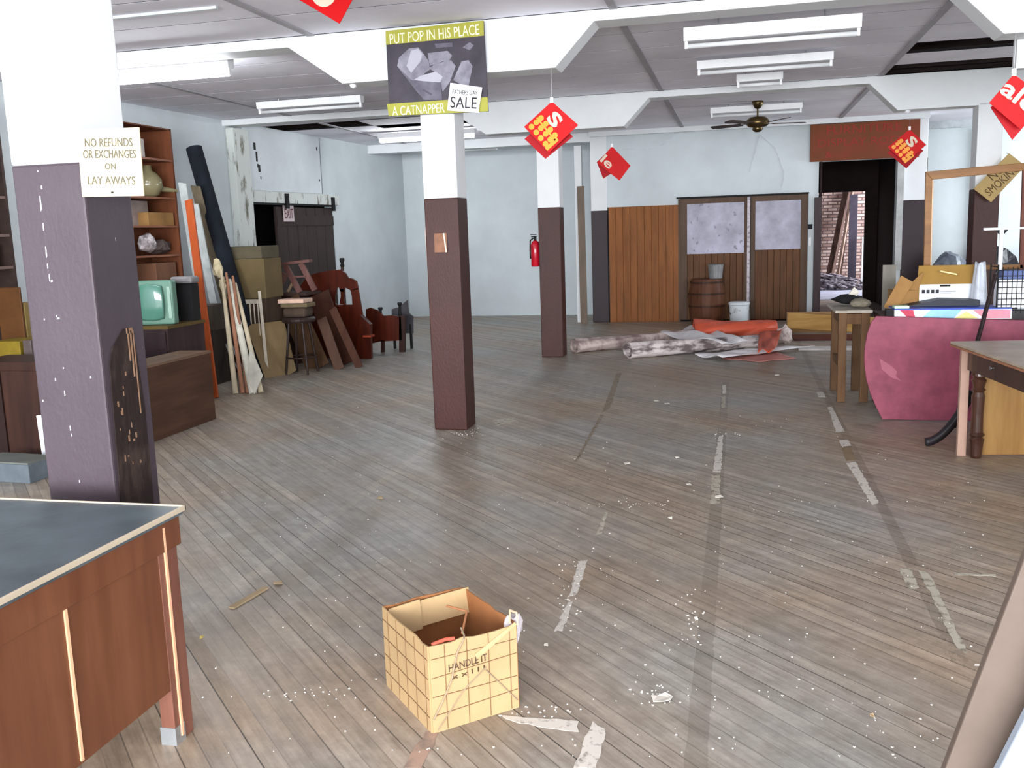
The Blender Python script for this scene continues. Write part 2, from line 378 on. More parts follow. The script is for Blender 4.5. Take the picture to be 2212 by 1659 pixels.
mb = MB(); mb.box(-8.2, 7.4, -7.12, -7, 0, .5); mb.box(-8.2, 7.4, -7.12, -7, 3.08, H)
for x in (-8, -5.7, -2.1, 1.5, 5.1, 7.2): mb.box(x, x+.2, -7.12, -7, .5, 3.08)
struct(mb.build('wall_front', white), 'shop front behind the camera')

# orange tongue and groove panelling + double doors (centre)
mb = MB(); x = -2.14
while x < -1.0:
    mb.box(x+.003, min(x+.117, -.965), 15.98, 16.02, 0, 1.95); x += .12
mb.box(-2.14, -.965, 15.995, 16.02, 0, 1.95)
o = mb.build('wall_panelling', green_wood, bevel=.004); struct(o, 'orange tongue and groove boarding')
def pdoor(n, x0, x1, pane, mt):
    t = bpy.data.objects.new('door_%d' % n, None); C.objects.link(t); t.location = (x0, 15.96, 0); struct(t)
    w = x1-x0; px0, px1, pz0, pz1 = pane
    mb = MB(); mb.box(0, px0-x0, 0, .045, .03, 2.04); mb.box(px1-x0, w, 0, .045, .03, 2.04); mb.box(px0-x0, px1-x0, 0, .045, pz1, 2.04)
    mb.build('door_frame', doorfr, t, bevel=.004)
    mb = MB(); q = px0-x0
    while q < px1-x0-.01:
        mb.box(q+.002, min(q+.098, px1-x0), .006, .04, .03, pz0); q += .1
    mb.build('lower_boards', doorw, t, bevel=.004)
    mb = MB(); mb.box(px0-x0, px1-x0, .02, .028, pz0, pz1); mb.build('window_pane', mt, t)
    MB().box(0, w, .046, .06, .0, 2.05).build('backing', dark, t)  # added dark sheet; stops light showing between the lower boards
    return t
def pane_mat(nm, flakes):
    m = mat(nm, (118, 115, 132), .3, rgb2=(66, 63, 76), scale=2.2, thr=(.3, .7), metal=.15)
    if flakes:
        nt = m.node_tree; N = nt.nodes; L = nt.links; b = N['Principled BSDF']
        tc = N.new('ShaderNodeTexCoord')
        n = N.new('ShaderNodeTexNoise'); n.inputs['Scale'].default_value = 13; n.inputs['Detail'].default_value = 2; L.new(tc.outputs['Object'], n.inputs['Vector'])
        r = N.new('ShaderNodeValToRGB'); r.color_ramp.elements[0].position = .64; r.color_ramp.elements[1].position = .67; L.new(n.outputs['Fac'], r.inputs['Fac'])
        mx = N.new('ShaderNodeMix'); mx.data_type = 'RGBA'; L.new(r.outputs[0], mx.inputs[0])
        src = b.inputs['Base Color'].links[0].from_socket; L.new(src, mx.inputs[6]); mx.inputs[7].default_value = lin((62, 58, 74)); L.new(mx.outputs[2], b.inputs['Base Color'])
    return m
pdoor(2, -.94, .14, (-.83, .095, 1.13, 1.955), pane_mat('flaking_clouded_pane', True))
pdoor(3, .2, 1.09, (.27, .985, 1.17, 1.955), pane_mat('clouded_pane', False))
struct(MB().box(-1.0, 1.1, 15.94, 15.96, 2.045, 2.07).build('trim_30', blackm), 'dark lintel edge over the double doors')
mb = MB(); mb.box(.142, .185, 15.94, 15.985, .0, 2.03)
struct(mb.build('trim_31', mat('peeling_white_strip', (206, 196, 200), .7, rgb2=(120, 112, 130), scale=20, thr=(.3, .5))), 'peeling white strip between the doors')
struct(MB().box(1.19, 1.3, 15.9, 16.02, 0, 1.98).build('trim_32', wood('dark_jamb', (44, 32, 34), (70, 54, 56))), 'dark door jamb of the hallway')
struct(MB().box(1.27, 1.3, 15.99, 16.16, 1.98, 2.54).build('trim_33', maroon_dark), 'dark edge of the hallway opening')
struct(MB().box(2.42, 2.52, 15.94, 16.02, .8, 2.54).build('trim_34', mat('dusty_white_trim', (206, 208, 208), .7, rgb2=(160, 160, 158), scale=3)), 'white upright trim right of the hallway')
struct(MB().box(-.05, .05, 0, .02, 0, 1).build('door_handle', blackm, loc=(1.13, 15.98, 0))) if False else None
sw = thing('light_switch', 'small dark and white switch beside the double doors', 'switch', (1.13, 16.02, 1.28))
MB().box(-.035, .035, -.02, 0, .2, .28).build('switch_box', blackm, sw); MB().box(-.02, .02, -.03, 0, -.06, .07).build('switch_plate', plastic_w, sw)
struct(MB().box(-.975, -.94, 15.975, 16.02, 0, 2.04).build('trim_29', doorfr), 'brown filler strip added against the light gap between the boarding and the doors')  # added filler; closes a gap that let light through from behind
# plaster ridges on the white wall
def ridge(mb, pts, w=.012):
    for a, b in zip(pts, pts[1:]): mb.bar(PY(*a, 16.015), PY(*b, 16.015), w, .012, up=(0, 1, 0))
mb = MB(); ridge(mb, [(1620, 372), (1642, 290), (1675, 320), (1695, 375), (1690, 405), (1650, 440)], .008)
ridge(mb, [(1335, 322), (1422, 320), (1458, 290), (1520, 283)], .014)
struct(mb.build('trim_35', mat('white_plaster_ridge', (212, 218, 221), .8)), 'raised outlines of old patches on the white wall')
# door and rail in the left wall
t = bpy.data.objects.new('door_1', None); C.objects.link(t); t.location = lw(12.8, 0); t.rotation_euler = (0, 0, -LA); struct(t)
mb = MB()
for k in range(6): mb.box(-.05, 0, k*.29+.004, k*.29+.286, .02, 2.08)
mb.box(-.045, -.01, 0, 1.74, .02, 2.08); mb.build('door_leaf', brown_door, t, bevel=.004)
MB().box(0, .012, 0, 1.74, 1.8, 1.95).box(0, .012, 0, 1.74, .8, .95).build('cross_rail', brown_door, t)
mb = MB(); lwbox(mb, DY0-.3, DY1+.2, -.0, H, -1.6, -1.5); lwbox(mb, DY0-.3, DY0-.2, 0, H, -1.5, -.15); lwbox(mb, DY1+.1, DY1+.2, 0, H, -1.5, -.15)
struct(mb.build('wall_closet', dark), 'dark space behind the sliding door')
mb = MB(); lwbox(mb, DY0-.1, DY1+.15, DZ-.0, DZ+.16, .002, .05)
struct(mb.build('trim_36', distress), 'white head board over the sliding door')
mb = MB(); lwbox(mb, DY0, DY1, DZ-.03, DZ-.005, .02, .05)
struct(mb.build('trim_37', blackm), 'black sliding door rail')
mb = MB(); lwbox(mb, 12.98, 13.06, DZ-.08, DZ+.14, .05, .08); lwbox(mb, 14.42, 14.5, DZ-.1, DZ+.12, .05, .08)
struct(mb.build('trim_38', blackm), 'black hangers of the sliding door')
mb = MB(); lwbox(mb, 11.66, 12.03, 0, 3.1, .0, .12)
struct(mb.build('trim_39', distress, bevel=.01), 'distressed white pilaster at the left wall')
mb = MB(); lwbox(mb, 12.04, 14.2, DZ+.17, H-.02, .002, .014)
struct(mb.build('trim_40', mat('white_board_paint', (218, 224, 228), .7, var=.05, scale=2)), 'white board above the sliding door')
mb = MB()
for (y, z, h, w) in ((12.3, 2.86, .1, .05), (12.34, 2.7, .14, .04), (12.38, 2.56, .1, .05), (12.36, 2.62, .05, .03), (12.42, 2.46, .04, .02), (14.1, 2.98, .05, .03), (14.12, 2.5, .03, .03)): lwbox(mb, y, y+w, z, z+h, .013, .018)
struct(mb.build('trim_41', blackm), 'black scuffs on the white board')
mb = MB(); lwbox(mb, 14.2, 14.215, DZ+.17, H-.02, .002, .02)
struct(mb.build('trim_42', mat('grey_seam', (120, 124, 126), .8)), 'dark seam in the left wall')
es = thing('exit_sign', 'small pale EXIT sign hanging on the dark sliding door', 'sign', lw(13.1, 1.86, .02), (0, 0, -LA))
MB().box(0, .012, -.15, .15, 0, .24).build('sign_plate', mat('pale_pink_plate', (206, 190, 192), .6, var=.05), es, bevel=.004)
text('EXIT', Matrix.Translation((.014, 0, .12)) @ Matrix.Rotation(R(90), 4, 'Z') @ Matrix.Rotation(R(90), 4, 'X'), .1, mat('dim_maroon_ink', (96, 44, 50), .7), es, wfit=.24, hfit=.14)

# hallway and back room
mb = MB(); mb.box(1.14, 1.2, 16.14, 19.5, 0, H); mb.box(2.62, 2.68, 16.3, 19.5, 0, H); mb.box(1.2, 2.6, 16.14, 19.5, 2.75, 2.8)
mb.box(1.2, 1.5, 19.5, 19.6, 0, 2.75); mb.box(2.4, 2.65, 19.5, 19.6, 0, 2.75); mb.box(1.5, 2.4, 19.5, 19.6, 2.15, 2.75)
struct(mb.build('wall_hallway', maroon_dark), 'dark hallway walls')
def brick_mat():
    m = bpy.data.materials.new('old_brick'); m.use_nodes = True; nt = m.node_tree; N = nt.nodes; L = nt.links; b = N['Principled BSDF']; b.inputs['Roughness'].default_value = .9
    tc = N.new('ShaderNodeTexCoord'); mp = N.new('ShaderNodeMapping'); mp.inputs['Rotation'].default_value = (R(90), 0, 0); L.new(tc.outputs['Object'], mp.inputs['Vector'])
    br = N.new('ShaderNodeTexBrick'); br.inputs['Scale'].default_value = 1; br.inputs['Brick Width'].default_value = .23; br.inputs['Row Height'].default_value = .08; br.inputs['Mortar Size'].default_value = .014
    br.inputs['Color1'].default_value = lin((150, 118, 108)); br.inputs['Color2'].default_value = lin((212, 190, 178)); br.inputs['Mortar'].default_value = lin((104, 84, 82))
    L.new(mp.outputs[0], br.inputs['Vector']); L.new(br.outputs['Color'], b.inputs['Base Color'])
    bp = N.new('ShaderNodeBump'); bp.inputs['Strength'].default_value = .6; L.new(br.outputs['Fac'], bp.inputs['Height']); bp.invert = True; L.new(bp.outputs[0], b.inputs['Normal'])
    return m
struct(MB().box(-.5, 6.5, 25, 25.2, 0, 3.6).build('wall_brick', brick_mat()), 'old brick wall of the back room')
mb = MB(); mb.box(-.6, -.5, 19.6, 25.2, 0, 3.6); mb.box(-.6, 1.5, 19.6, 19.65, 0, 3.6); mb.box(2.4, 6.6, 19.6, 19.65, 0, 3.6); mb.box(6.4, 6.5, 19.6, 25.2, 0, 3.6); mb.box(-.6, 6.6, 19.6, 25.2, 3.6, 3.65)
struct(mb.build('wall_backroom', mat('dusty_plaster', (150, 140, 138), .9, var=.1)), 'plaster walls of the back room')
struct(MB().box(1.52, 4.6, 20.1, 23.6, 0, .012).build('floor', mat('daylit_floor_tint', (176, 178, 192), .8, var=.12, scale=3)), 'back room floor with blue-white daylight put into its colour')  # pale bluish slab; the daylight on this floor is in its colour
rotw = wood('rough_timber', (58, 44, 40), (112, 88, 78), 'z', .9)
def beam_thing(name, p, q, w, t, mt, label, cat, group=None):
    p, q = Vector(p), Vector(q)
    o = MB().bar(p, q, w, t).build(name, mt, loc=p, bevel=.004); return tag(o, label, cat, group)
beam_thing('timber_beam', (2.16, 24.35, .02), (2.62, 24.85, 2.35), .16, .1, rotw, 'wide rough timber leaning on the back room bricks', 'beam')
beam_thing('timber_beam', (2.32, 24.0, .02), (2.72, 24.7, 2.3), .06, .06, wood('pale_timber', (120, 96, 84), (170, 144, 128)), 'thin pale timber leaning in front of the wide one', 'beam')
beam_thing('timber_beam', (2.42, 24.42, .02), (2.72, 24.9, 2.35), .13, .08, rotw, 'dark timber leaning right of the thin pale one', 'beam')
tag(MB().box(2.58, 2.76, 23.87, 23.93, 0, 2.2).build('door_slab', mat('blue_grey_slab', (70, 64, 76), .6, var=.1), loc=(2.67, 23.9, .0)), 'blue-grey door slab standing upright in the back room', 'door')
tag(MB().box(2.86, 2.92, 23.67, 23.73, 0, 1.2).build('post', plastic_w, loc=(2.89, 23.7, .0)), 'short white post at the right edge of the back doorway', 'post')
mb = MB()
for _ in range(70):
    x = random.uniform(1.5, 3.0); y = random.uniform(22.8, 23.5); z = random.uniform(.03, .42)*(1-abs(x-2.0)/1.6)
    a = random.uniform(-.6, .4); l = random.uniform(.15, .5); zc = max(.04, z)
    mb.bar((x, y, zc), (x+l*math.cos(a), y+random.uniform(-.2, .2), max(.03, zc-l*.25)), random.uniform(.03, .09), .02)
mb.blob((2.1, 23.3, .08), .6, .35, .25, .2, 3)
o = mb.build('rubble_pile', mat('rubble', (150, 142, 148), .9, rgb2=(62, 54, 60), scale=9, thr=(.42, .56))); tag(o, 'heap of broken boards and plaster on the back room floor', 'rubble', kind='stuff')

# furniture display room sign
s = thing('shop_sign', 'orange-brown FURNITURE DISPLAY ROOM sign board over the hallway', 'sign', (1.1, 15.9, 2.54))
MB().box(0, 1.62, 0, .04, 0, .57).build('sign_board', mat('orange_brown_sign', (128, 56, 34), .7, rgb2=(106, 62, 30), scale=3, thr=(.3, .7)), s, bevel=.005)
ink = mat('faded_red_letter', (150, 48, 36), .7, var=.05)
text('FURNITURE', face_cam(.8, .47, -.001), .2, ink, s, wfit=1.1, hfit=.12)
text('DISPLAY ROOM', face_cam(.8, .28, -.001), .2, ink, s, wfit=1.36, hfit=.12)
text('&', face_cam(.28, .1, -.001), .2, ink, s, hfit=.1, wfit=.1)
text('ANNEX', face_cam(.82, .1, -.001), .2, ink, s, hfit=.09, wfit=.6) if False else None

# ================================================================ FOREGROUND DESK
d = thing('office_desk', 'brown wooden desk with grey top and pale edging, front left', 'desk', (-1.75, 2.555, 0))
topm = mat('worn_grey_laminate', (98, 110, 115), .38, rgb2=(66, 74, 79), scale=3.2, thr=(.3, .75), bump=.06)
panm = wood('reddish_brown_veneer', (92, 54, 36), (116, 72, 49), 'z', .4, coat=.15)
strip = mat('pale_strip', (226, 176, 140), .5, var=.05)
MB().box(-.8, .012, -1.62, .012, .735, .76).build('desktop', topm, d, bevel=.003)
MB().box(.012, .02, -1.62, .02, .747, .764).box(-.8, .02, .012, .02, .747, .764).build('edging', mat('cream_edge', (188, 173, 151), .5, var=.05), d, bevel=.002)
MB().box(-.02, .005, -1.58, -.0, .64, .735).build('apron', panm, d, bevel=.003)
MB().box(-.018, -.002, -1.56, -.04, .19, .64).build('front_panel', panm, d)
MB().box(-.78, -.02, -.02, -.004, .19, .735).build('end_panel', panm, d)
MB().box(-.002, .004, -.545, -.535, .2, .72).build('trim_strip', strip, d)
MB().box(-.002, .006, -.092, -.082, .02, .72).build('trim_strip', strip, d)
legm = wood('desk_leg_wood', (98, 62, 50), (132, 88, 74), 'z', .4)
for (x, y) in ((-.05, -.12), (-.05, -1.58), (-.78, -.12), (-.78, -1.58)):
    mb = MB(); mb.box(x, x+.05, y, y+.1, .0, .64); l = mb.build('leg', legm, d, bevel=.003)
    MB().box(x-.003, x+.053, y-.003, y+.05, 0, .06).build('foot_cap', mat('steel_cap', (190, 196, 200), .3, metal=.8), l)

# ================================================================ CARDBOARD BOX
def box_material():
    m = mat('printed_kraft_card', (174, 146, 106), .75, var=.06, scale=5)
    return m
kraft = box_material(); kraft_in = mat('kraft_inside', (150, 98, 58), .8, var=.08)
A, B, D_ = Vector((-1.22, 2.94, 0)), Vector((-.955, 2.655, 0)), Vector((-.72, 2.87, 0)); E_ = A+(D_-B)
bx = thing('cardboard_box', 'open kraft cardboard box wound with string in the middle of the floor', 'box', B)
hb = .30
def wallq(p, q, name, mt, h0=0, h1=hb, t=.005):
    n = (q-p).cross(Vector((0, 0, 1))).normalized()*t; mb = MB()
    p0, q0 = p-B, q-B; pts = []
    for k in range(9):
        a = k/8; pts.append(p0.lerp(q0, a)+Vector((0, 0, h1+(random.uniform(-.006, .004) if 0 < k < 8 else 0))))
    poly = [p0+Vector((0, 0, h0))]+pts+[q0+Vector((0, 0, h0))]
    mb.prism(poly, n); return mb.build(name, mt, bx)
wallq(A, B, 'side_panel', kraft); wallq(B, D_, 'side_panel', kraft); wallq(E_, A, 'side_panel', kraft_in); wallq(D_, E_, 'side_panel', kraft_in)
mb = MB(); mb.prism([A-B+Vector((.0, 0, .004)), (0, 0, .004), D_-B+Vector((0, 0, .004)), E_-B+Vector((0, 0, .004))], (0, 0, .005)); mb.build('bottom_panel', kraft_in, bx)
# folded-in flap at the back left
pin = (A-B).lerp(E_-B, .0); dirb = (E_-A).normalized(); inn = (B-A).normalized()
for (s0, s1, dz, m_) in ((0.01, .13, .10, .02), (.11, .33, .085, .012)):
    p = (A-B)+dirb*s0+inn*m_; q = (A-B)+dirb*s1+inn*m_
    mb = MB(); mb.prism([p+Vector((0, 0, hb-.006)), q+Vector((0, 0, hb+.004)), q+inn*.02+Vector((0, 0, hb-dz)), p+inn*.02+Vector((0, 0, hb-dz-.01))], inn*.004)
    mb.build('inner_flap', kraft, bx)
# printed grid lines and string
gl = mat('grid_print', (118, 88, 60), .8, var=.05); strn = mat('grey_string', (150, 132, 108), .8)
def facept(P0, P1, a, z, off=.002):
    n = (P1-P0).cross(Vector((0, 0, 1))).normalized(); return (P0-B).lerp(P1-B, a)+n*off+Vector((0, 0, z))
mb = MB()
for P0, P1, cols in ((A, B, 5), (B, D_, 4)):
    for k in range(1, cols+1):
        a = (k-.35)/cols
        mb.bar(facept(P0, P1, a, .004, .006), facept(P0, P1, a, hb-.005, .006), .0022, .0022)
    for z in (.06, .125, .19, .255): mb.bar(facept(P0, P1, .01, z, .006), facept(P0, P1, .99, z+random.uniform(-.01, .01), .006), .0022, .0022)
for v in mb.bm.verts: pass
g = mb.build('grid_print', gl, bx)
nAB = (B-A).cross(Vector((0, 0, 1))).normalized(); nBD = (D_-B).cross(Vector((0, 0, 1))).normalized()
mb = MB(); ls = [(.38, .30), (.30, .26), (.22, .17), (.12, .11), (-.0, .05)]
mb.tube([facept(B, D_, max(a, -.02), z, .01) for a, z in ls], .0028)
mb.tube([facept(B, D_, .44, .31, -.05), facept(B, D_, .40, .305, 0), facept(B, D_, .38, .30, .01)], .003)
mb.tube([facept(B, D_, .05, .01, .008), facept(B, D_, .35, .12, .008), facept(B, D_, .62, .18, .008)], .002)
mb.tube([facept(B, D_, .62, .17, .008), facept(B, D_, .98, .03, .008)], .002)
mb.build('string', strn, bx)
mb = MB(); mb.prism([facept(B, D_, .5, .235, .006), facept(B, D_, .98, .31, .006), facept(B, D_, 1, .30, .006), facept(B, D_, .52, .215, .006)], nBD*.003)
mb.build('torn_strip', mat('pale_card_tear', (190, 160, 118), .8), bx)
mb = MB(); mb.tube([facept(B, D_, .42, .30, -.03), facept(B, D_, .62, .33, -.12), facept(B, D_, .5, .33, -.2)], .004); mb.build('handle_cord', mat('brown_cord', (150, 100, 66), .8), bx)
mb = MB(); mb.tube([facept(B, D_, .05, .298, -.01), facept(B, D_, .2, .303, -.012), facept(B, D_, .3, .30, -.01)], .006); mb.build('red_cord', mat('red_string', (200, 90, 70), .8), bx)
mb = MB(); mb.blob((D_-B)+Vector((-.02, .06, .26)), .03, .06, .05, .25, 2); mb.build('white_packing', mat('white_packing', (200, 192, 196), .9, var=.15, scale=40), bx)
mb = MB(); mb.tube([(D_-B)+Vector((-.02, .0, .3)), (D_-B)+Vector((-.03, .05, .325)), (D_-B)+Vector((0, .02, .33)), (D_-B)+Vector((.01, -.01, .3))], .004); mb.build('tape_curl', mat('pale_tape', (214, 190, 160), .6), bx)
tx = mat('grey_pencil', (84, 64, 46), .9)
Mf = Matrix((((D_-B).normalized()), Vector((0, 0, 1)), nBD)).transposed().to_4x4()
def onface(a, z, ang=0): M_ = Mf.copy(); M_.translation = facept(B, D_, a, z, .0068); return M_ @ Matrix.Rotation(ang, 4, 'Z')
text('HANDLE IT', onface(.42, .212, .03), .03, tx, bx, wfit=.14, hfit=.024)
text('WITH CARE', onface(.45, .182, .03), .03, tx, bx, wfit=.12, hfit=.018) if False else None
text('x x l l l', onface(.42, .178, .03), .03, tx, bx, wfit=.12, hfit=.016)

# ================================================================ SIGNS
ns = thing('paper_sign', 'cream NO REFUNDS OR EXCHANGES card taped to the nearest post', 'sign', (-2.03, 2.78, 1.87), (0, 0, 0))
MB().box(-.118, .118, -.004, 0, -.11, .11).build('card', mat('cream_card', (186, 176, 148), .8, var=.04), ns)
pk = mat('faint_pencil', (96, 90, 74), .9)
for s_, z, w in (('NO REFUNDS', .065, .18), ('OR EXCHANGES', .028, .2), ('ON', -.012, .04), ('LAY AWAYS', -.058, .18)):
    text(s_, face_cam(.0, z, -.0055, -.02), .03, pk, ns, wfit=w, hfit=.027 if s_ != 'ON' else .02, depth=.0004)
MB().box(-.004, .004, -.006, 0, -.1, -.094).build('pin', blackm, ns)
ns.rotation_euler = (0, R(1.5), 0)

po = thing('advertising_poster', 'large poster of a recliner with yellow bands hanging on the middle post', 'poster', (-2.27, 7.15, 2.84))
def pp(x, y): v = PY(x, y, 7.12); return Vector((v.x+2.27, 0, v.z-2.84))
def pprism(mb, pts, y, t=.002): mb.prism([pp(*p)+Vector((0, y, 0)) for p in pts], (0, t, 0)); return mb
corners = [(831, 70), (1043, 44), (1053, 240), (840, 250)]
pprism(MB(), corners, -.01, .02).build('poster_board', mat('dark_photo_print', (38, 33, 44), .5, rgb2=(66, 60, 70), scale=5, thr=(.3, .75)), po)
yb = mat('olive_yellow_band', (158, 156, 58), .5, var=.03)
pprism(MB(), [(831, 66), (1043, 43), (1044, 76), (832, 96)], -.012).build('top_band', yb, po)
pprism(MB(), [(834, 224), (1052, 209), (1053, 240), (838, 250)], -.012).build('bottom_band', yb, po)
g1 = mat('print_light_grey', (142, 140, 152), .5, rgb2=(98, 94, 108), scale=9); g2 = mat('print_mid_grey', (108, 104, 118), .5, rgb2=(74, 70, 84), scale=9); g3 = mat('print_dark_grey', (74, 68, 82), .5); g4 = mat('print_pale_grey', (166, 164, 176), .5, var=.05, scale=9)
def Q(pts): return [(560+x/3.95, y/3.95) for x, y in pts]
pprism(MB(), Q([(1170, 560), (1185, 490), (1270, 410), (1350, 400), (1400, 460), (1440, 520), (1450, 590), (1310, 690), (1230, 640)]), -.0125, .003).build('printed_chair_back', g1, po)
pprism(MB(), Q([(1250, 560), (1290, 430), (1350, 410), (1385, 460), (1370, 520), (1290, 620)]), -.0135, .003).build('printed_cushion', g4, po)
pprism(MB(), Q([(1180, 570), (1240, 650), (1330, 770), (1400, 850), (1555, 850), (1545, 690), (1400, 640), (1300, 690)]), -.0135, .003).build('printed_chair_side', g2, po)
pprism(MB(), Q([(1310, 680), (1380, 640), (1500, 610), (1560, 650), (1540, 700), (1400, 690)]), -.0145, .003).build('printed_armrest', g4, po)
pprism(MB(), Q([(1440, 580), (1500, 540), (1630, 510), (1670, 560), (1620, 700), (1560, 780), (1540, 700), (1550, 650)]), -.013, .003).build('printed_footrest', g1, po)
pprism(MB(), Q([(1430, 450), (1600, 430), (1640, 470), (1600, 540), (1560, 520), (1450, 560)]), -.0125, .003).build('printed_far_arm', g1, po)
pprism(MB(), Q([(1650, 680), (1720, 520), (1780, 510), (1815, 560), (1800, 640), (1780, 730), (1700, 710)]), -.0125, .003).build('printed_second_chair', g1, po)
pprism(MB(), Q([(1490, 370), (1640, 360), (1645, 395), (1500, 405)]), -.0125, .003).build('printed_shelf', g2, po)
pprism(MB(), Q([(1730, 400), (1790, 355), (1825, 385), (1790, 425)]), -.0125, .003).build('printed_flowers', g1, po)
pprism(MB(), Q([(1395, 755), (1470, 800), (1460, 810), (1385, 770)]), -.0155, .002).build('printed_lever', g3, po)
ty = mat('pale_lettering', (236, 234, 200), .5, var=.02)
a0, a1 = pp(838, 84), pp(1036, 62); ang = math.atan2(a1.z-a0.z, a1.x-a0.x)
text('Put Pop In His Place'.upper(), face_cam((a0.x+a1.x)/2, (a0.z+a1.z)/2-.0, -.0135, ang), .1, ty, po, wfit=.72, hfit=.075)
a0, a1 = pp(845, 240), pp(960, 232); ang = math.atan2(a1.z-a0.z, a1.x-a0.x)
text('A CATNAPPER', face_cam((a0.x+a1.x)/2, (a0.z+a1.z)/2, -.0135, ang), .1, ty, po, wfit=.43, hfit=.07)
fs = thing('sale_card', 'small white FATHERS DAY SALE card over the poster corner', 'sign', (-2.06, 7.12, 2.63))
def fp(x, y): v = PY(x, y, 7.1); return Vector((v.x+2.06, 0, v.z-2.63))
MB().prism([fp(*p) for p in ((971, 178), (1040, 188), (1032, 243), (964, 238))], (0, .006, 0)).build('card', mat('white_card', (236, 236, 236), .6, var=.02), fs)
bl = mat('black_ink', (30, 26, 36), .6)
text('SALE', face_cam(fp(1000, 224).x, fp(1000, 221).z, -.002, -.1), .1, bl, fs, wfit=.21, hfit=.085)
text('FATHERS DAY', face_cam(fp(1003, 199).x, fp(1003, 199).z, -.002, -.12), .1, bl, fs, wfit=.2, hfit=.03)
pl = thing('notice_plate', 'small faded notice with a curled white edge on the middle post', 'notice', (-2.3, 7.195, 1.53))
MB().box(-.065, .04, -.006, 0, -.075, .075).build('plate', mat('faded_notice', (150, 106, 82), .7, rgb2=(120, 84, 66), scale=12), pl)
MB().bar((.035, -.012, -.075), (.02, -.012, .075), .016, .01).build('curled_edge', mat('bright_curl', (240, 222, 196), .6), pl)
tag(MB().prism([(-2.444, 7.22, 1.55), (-2.444, 7.3, 1.85), (-2.49, 7.33, 1.62), (-2.47, 7.3, 1.3), (-2.444, 7.22, .95)], (0, .004, 0)).build('paper_scrap', mat('pinkish_paper', (214, 196, 186), .8)), 'torn pale paper hanging off the left side of the middle post', 'paper')

# red hanging sale cards
def dangler(label, pts, Y, back, content, ang, hook):
    c = Vector((0, 0, 0)); W3 = [PY(x, y, Y) for x, y in pts]
    for w in W3: c += w/len(W3)
    t = thing('sale_dangler', label, 'sale sign', c, group='red sale cards hanging from the beams')
    MB().prism([w-c for w in W3], (0, .006, 0)).build('front_card', redpaper, t)
    B3 = [PY(x, y, Y+.06)-c for x, y in back]
    MB().prism(B3, (.0, .006, 0)).build('rear_card', redpaper2, t)
    top = min(range(len(pts)), key=lambda i: pts[i][1]); hk = W3[top]-c
    zt = hook
    mb = MB(); mb.tube([hk+Vector((0, 0, -.01)), Vector((hk.x, hk.y, zt-c.z))], .0007, 6); mb.box(hk.x-.012, hk.x+.012, hk.y-.004, hk.y+.004, hk.z-.01, hk.z+.03)
    mb.build('hanging_hook', plastic_w, t)
    u = (W3[1]-W3[0]).normalized(); up = Vector((-u.z, 0, u.x)); L_ = (W3[1]-W3[0]).length; o = W3[0]-c
    content(t, o, u, up, L_)
    return t
def frame_at(p, u, up, y): 
    M_ = Matrix((u, up, Vector((0, -1, 0)))).transposed().to_4x4(); M_.translation = Vector((p.x, y, p.z)); return M_
def sday(t, o, u, up, L):
    # card frame: o = left corner, u runs toward the top corner edge; grid of yellow days + S
    mb = MB()
    for i in range(4):
        for j in range(3):
            p = o+u*L*(.17+.0*i)+Vector((0, 0, 0))
            q = o+u*(L*(.16+.17*j))-up*(L*(.14+.2*i))
            mb.cyl((q.x, -.004, q.z), (q.x, -.001, q.z), L*.078, n=14)
    q0 = o+u*L*.42-up*L*.05; q1 = o+u*L*.42-up*L*.85; mb.bar((q0.x, -.003, q0.z), (q1.x, -.003, q1.z), .014, .003, up=(0, 1, 0))
    q0 = o+u*L*.08-up*L*.86; q1 = o+u*L*.5-up*L*.86; mb.bar((q0.x, -.003, q0.z), (q1.x, -.003, q1.z), .03, .003, up=(0, 1, 0))
    mb.build('yellow_print', yell, t)
    p = o+u*L*.76-up*L*.42
    text('S', frame_at(p, -up, u, -.004), .2, cream, t, hfit=L*.37, wfit=L*.36, bold=.008)
def le(t, o, u, up, L):
    p = o+(u*L*.35-up*L*.32); text('le', frame_at(p, -up, u, -.004), .2, cream, t, hfit=L*.42, wfit=L*.6, bold=.004)
def ale(t, o, u, up, L):
    p = o+(u*L*.62-up*L*.55); text('ale', frame_at(p, -up, u, -.004), .2, cream, t, hfit=L*.5, wfit=L*1.1, bold=.004)
def blank(t, o, u, up, L):
    pass
dangler('red SALE card with yellow days hanging right of the poster', [(1132, 274), (1192, 219), (1249, 270), (1186, 330)], 7.23, [(1133, 300), (1190, 250), (1238, 295), (1178, 343)], sday, 0, 2.81)
dangler('red card reading le hanging over the rear post', [(1290, 352), (1322, 316), (1362, 358), (1338, 390)], 11.4, [(1289, 350), (1310, 330), (1340, 362), (1303, 386)], le, 0, H)
dangler('red SALE card hanging before the furniture display sign', [(1918, 318), (1965, 279), (2001, 313), (1955, 352)], 11.66, [(1917, 330), (1950, 300), (1995, 325), (1958, 364)], sday, 0, 2.81)
dangler('largest red sale card, cut by the right picture edge', [(2137, 222), (2190, 160), (2262, 214), (2205, 280)], 6.0, [(2140, 232), (2190, 190), (2240, 240), (2187, 302)], ale, 0, H)
def sarc(t, o, u, up, L):
    q = PY(700, -16, 6.0)-t.location
    MB().cyl((q.x, -.004, q.z), (q.x, -.001, q.z), .09, n=28).build('cream_print', cream, t)
dangler('red sale card cut by the top picture edge', [(640, -4), (686, -62), (768, -14), (733, 51)], 6.0, [(660, -30), (700, -70), (790, -20), (740, 0)], sarc, 0, H)

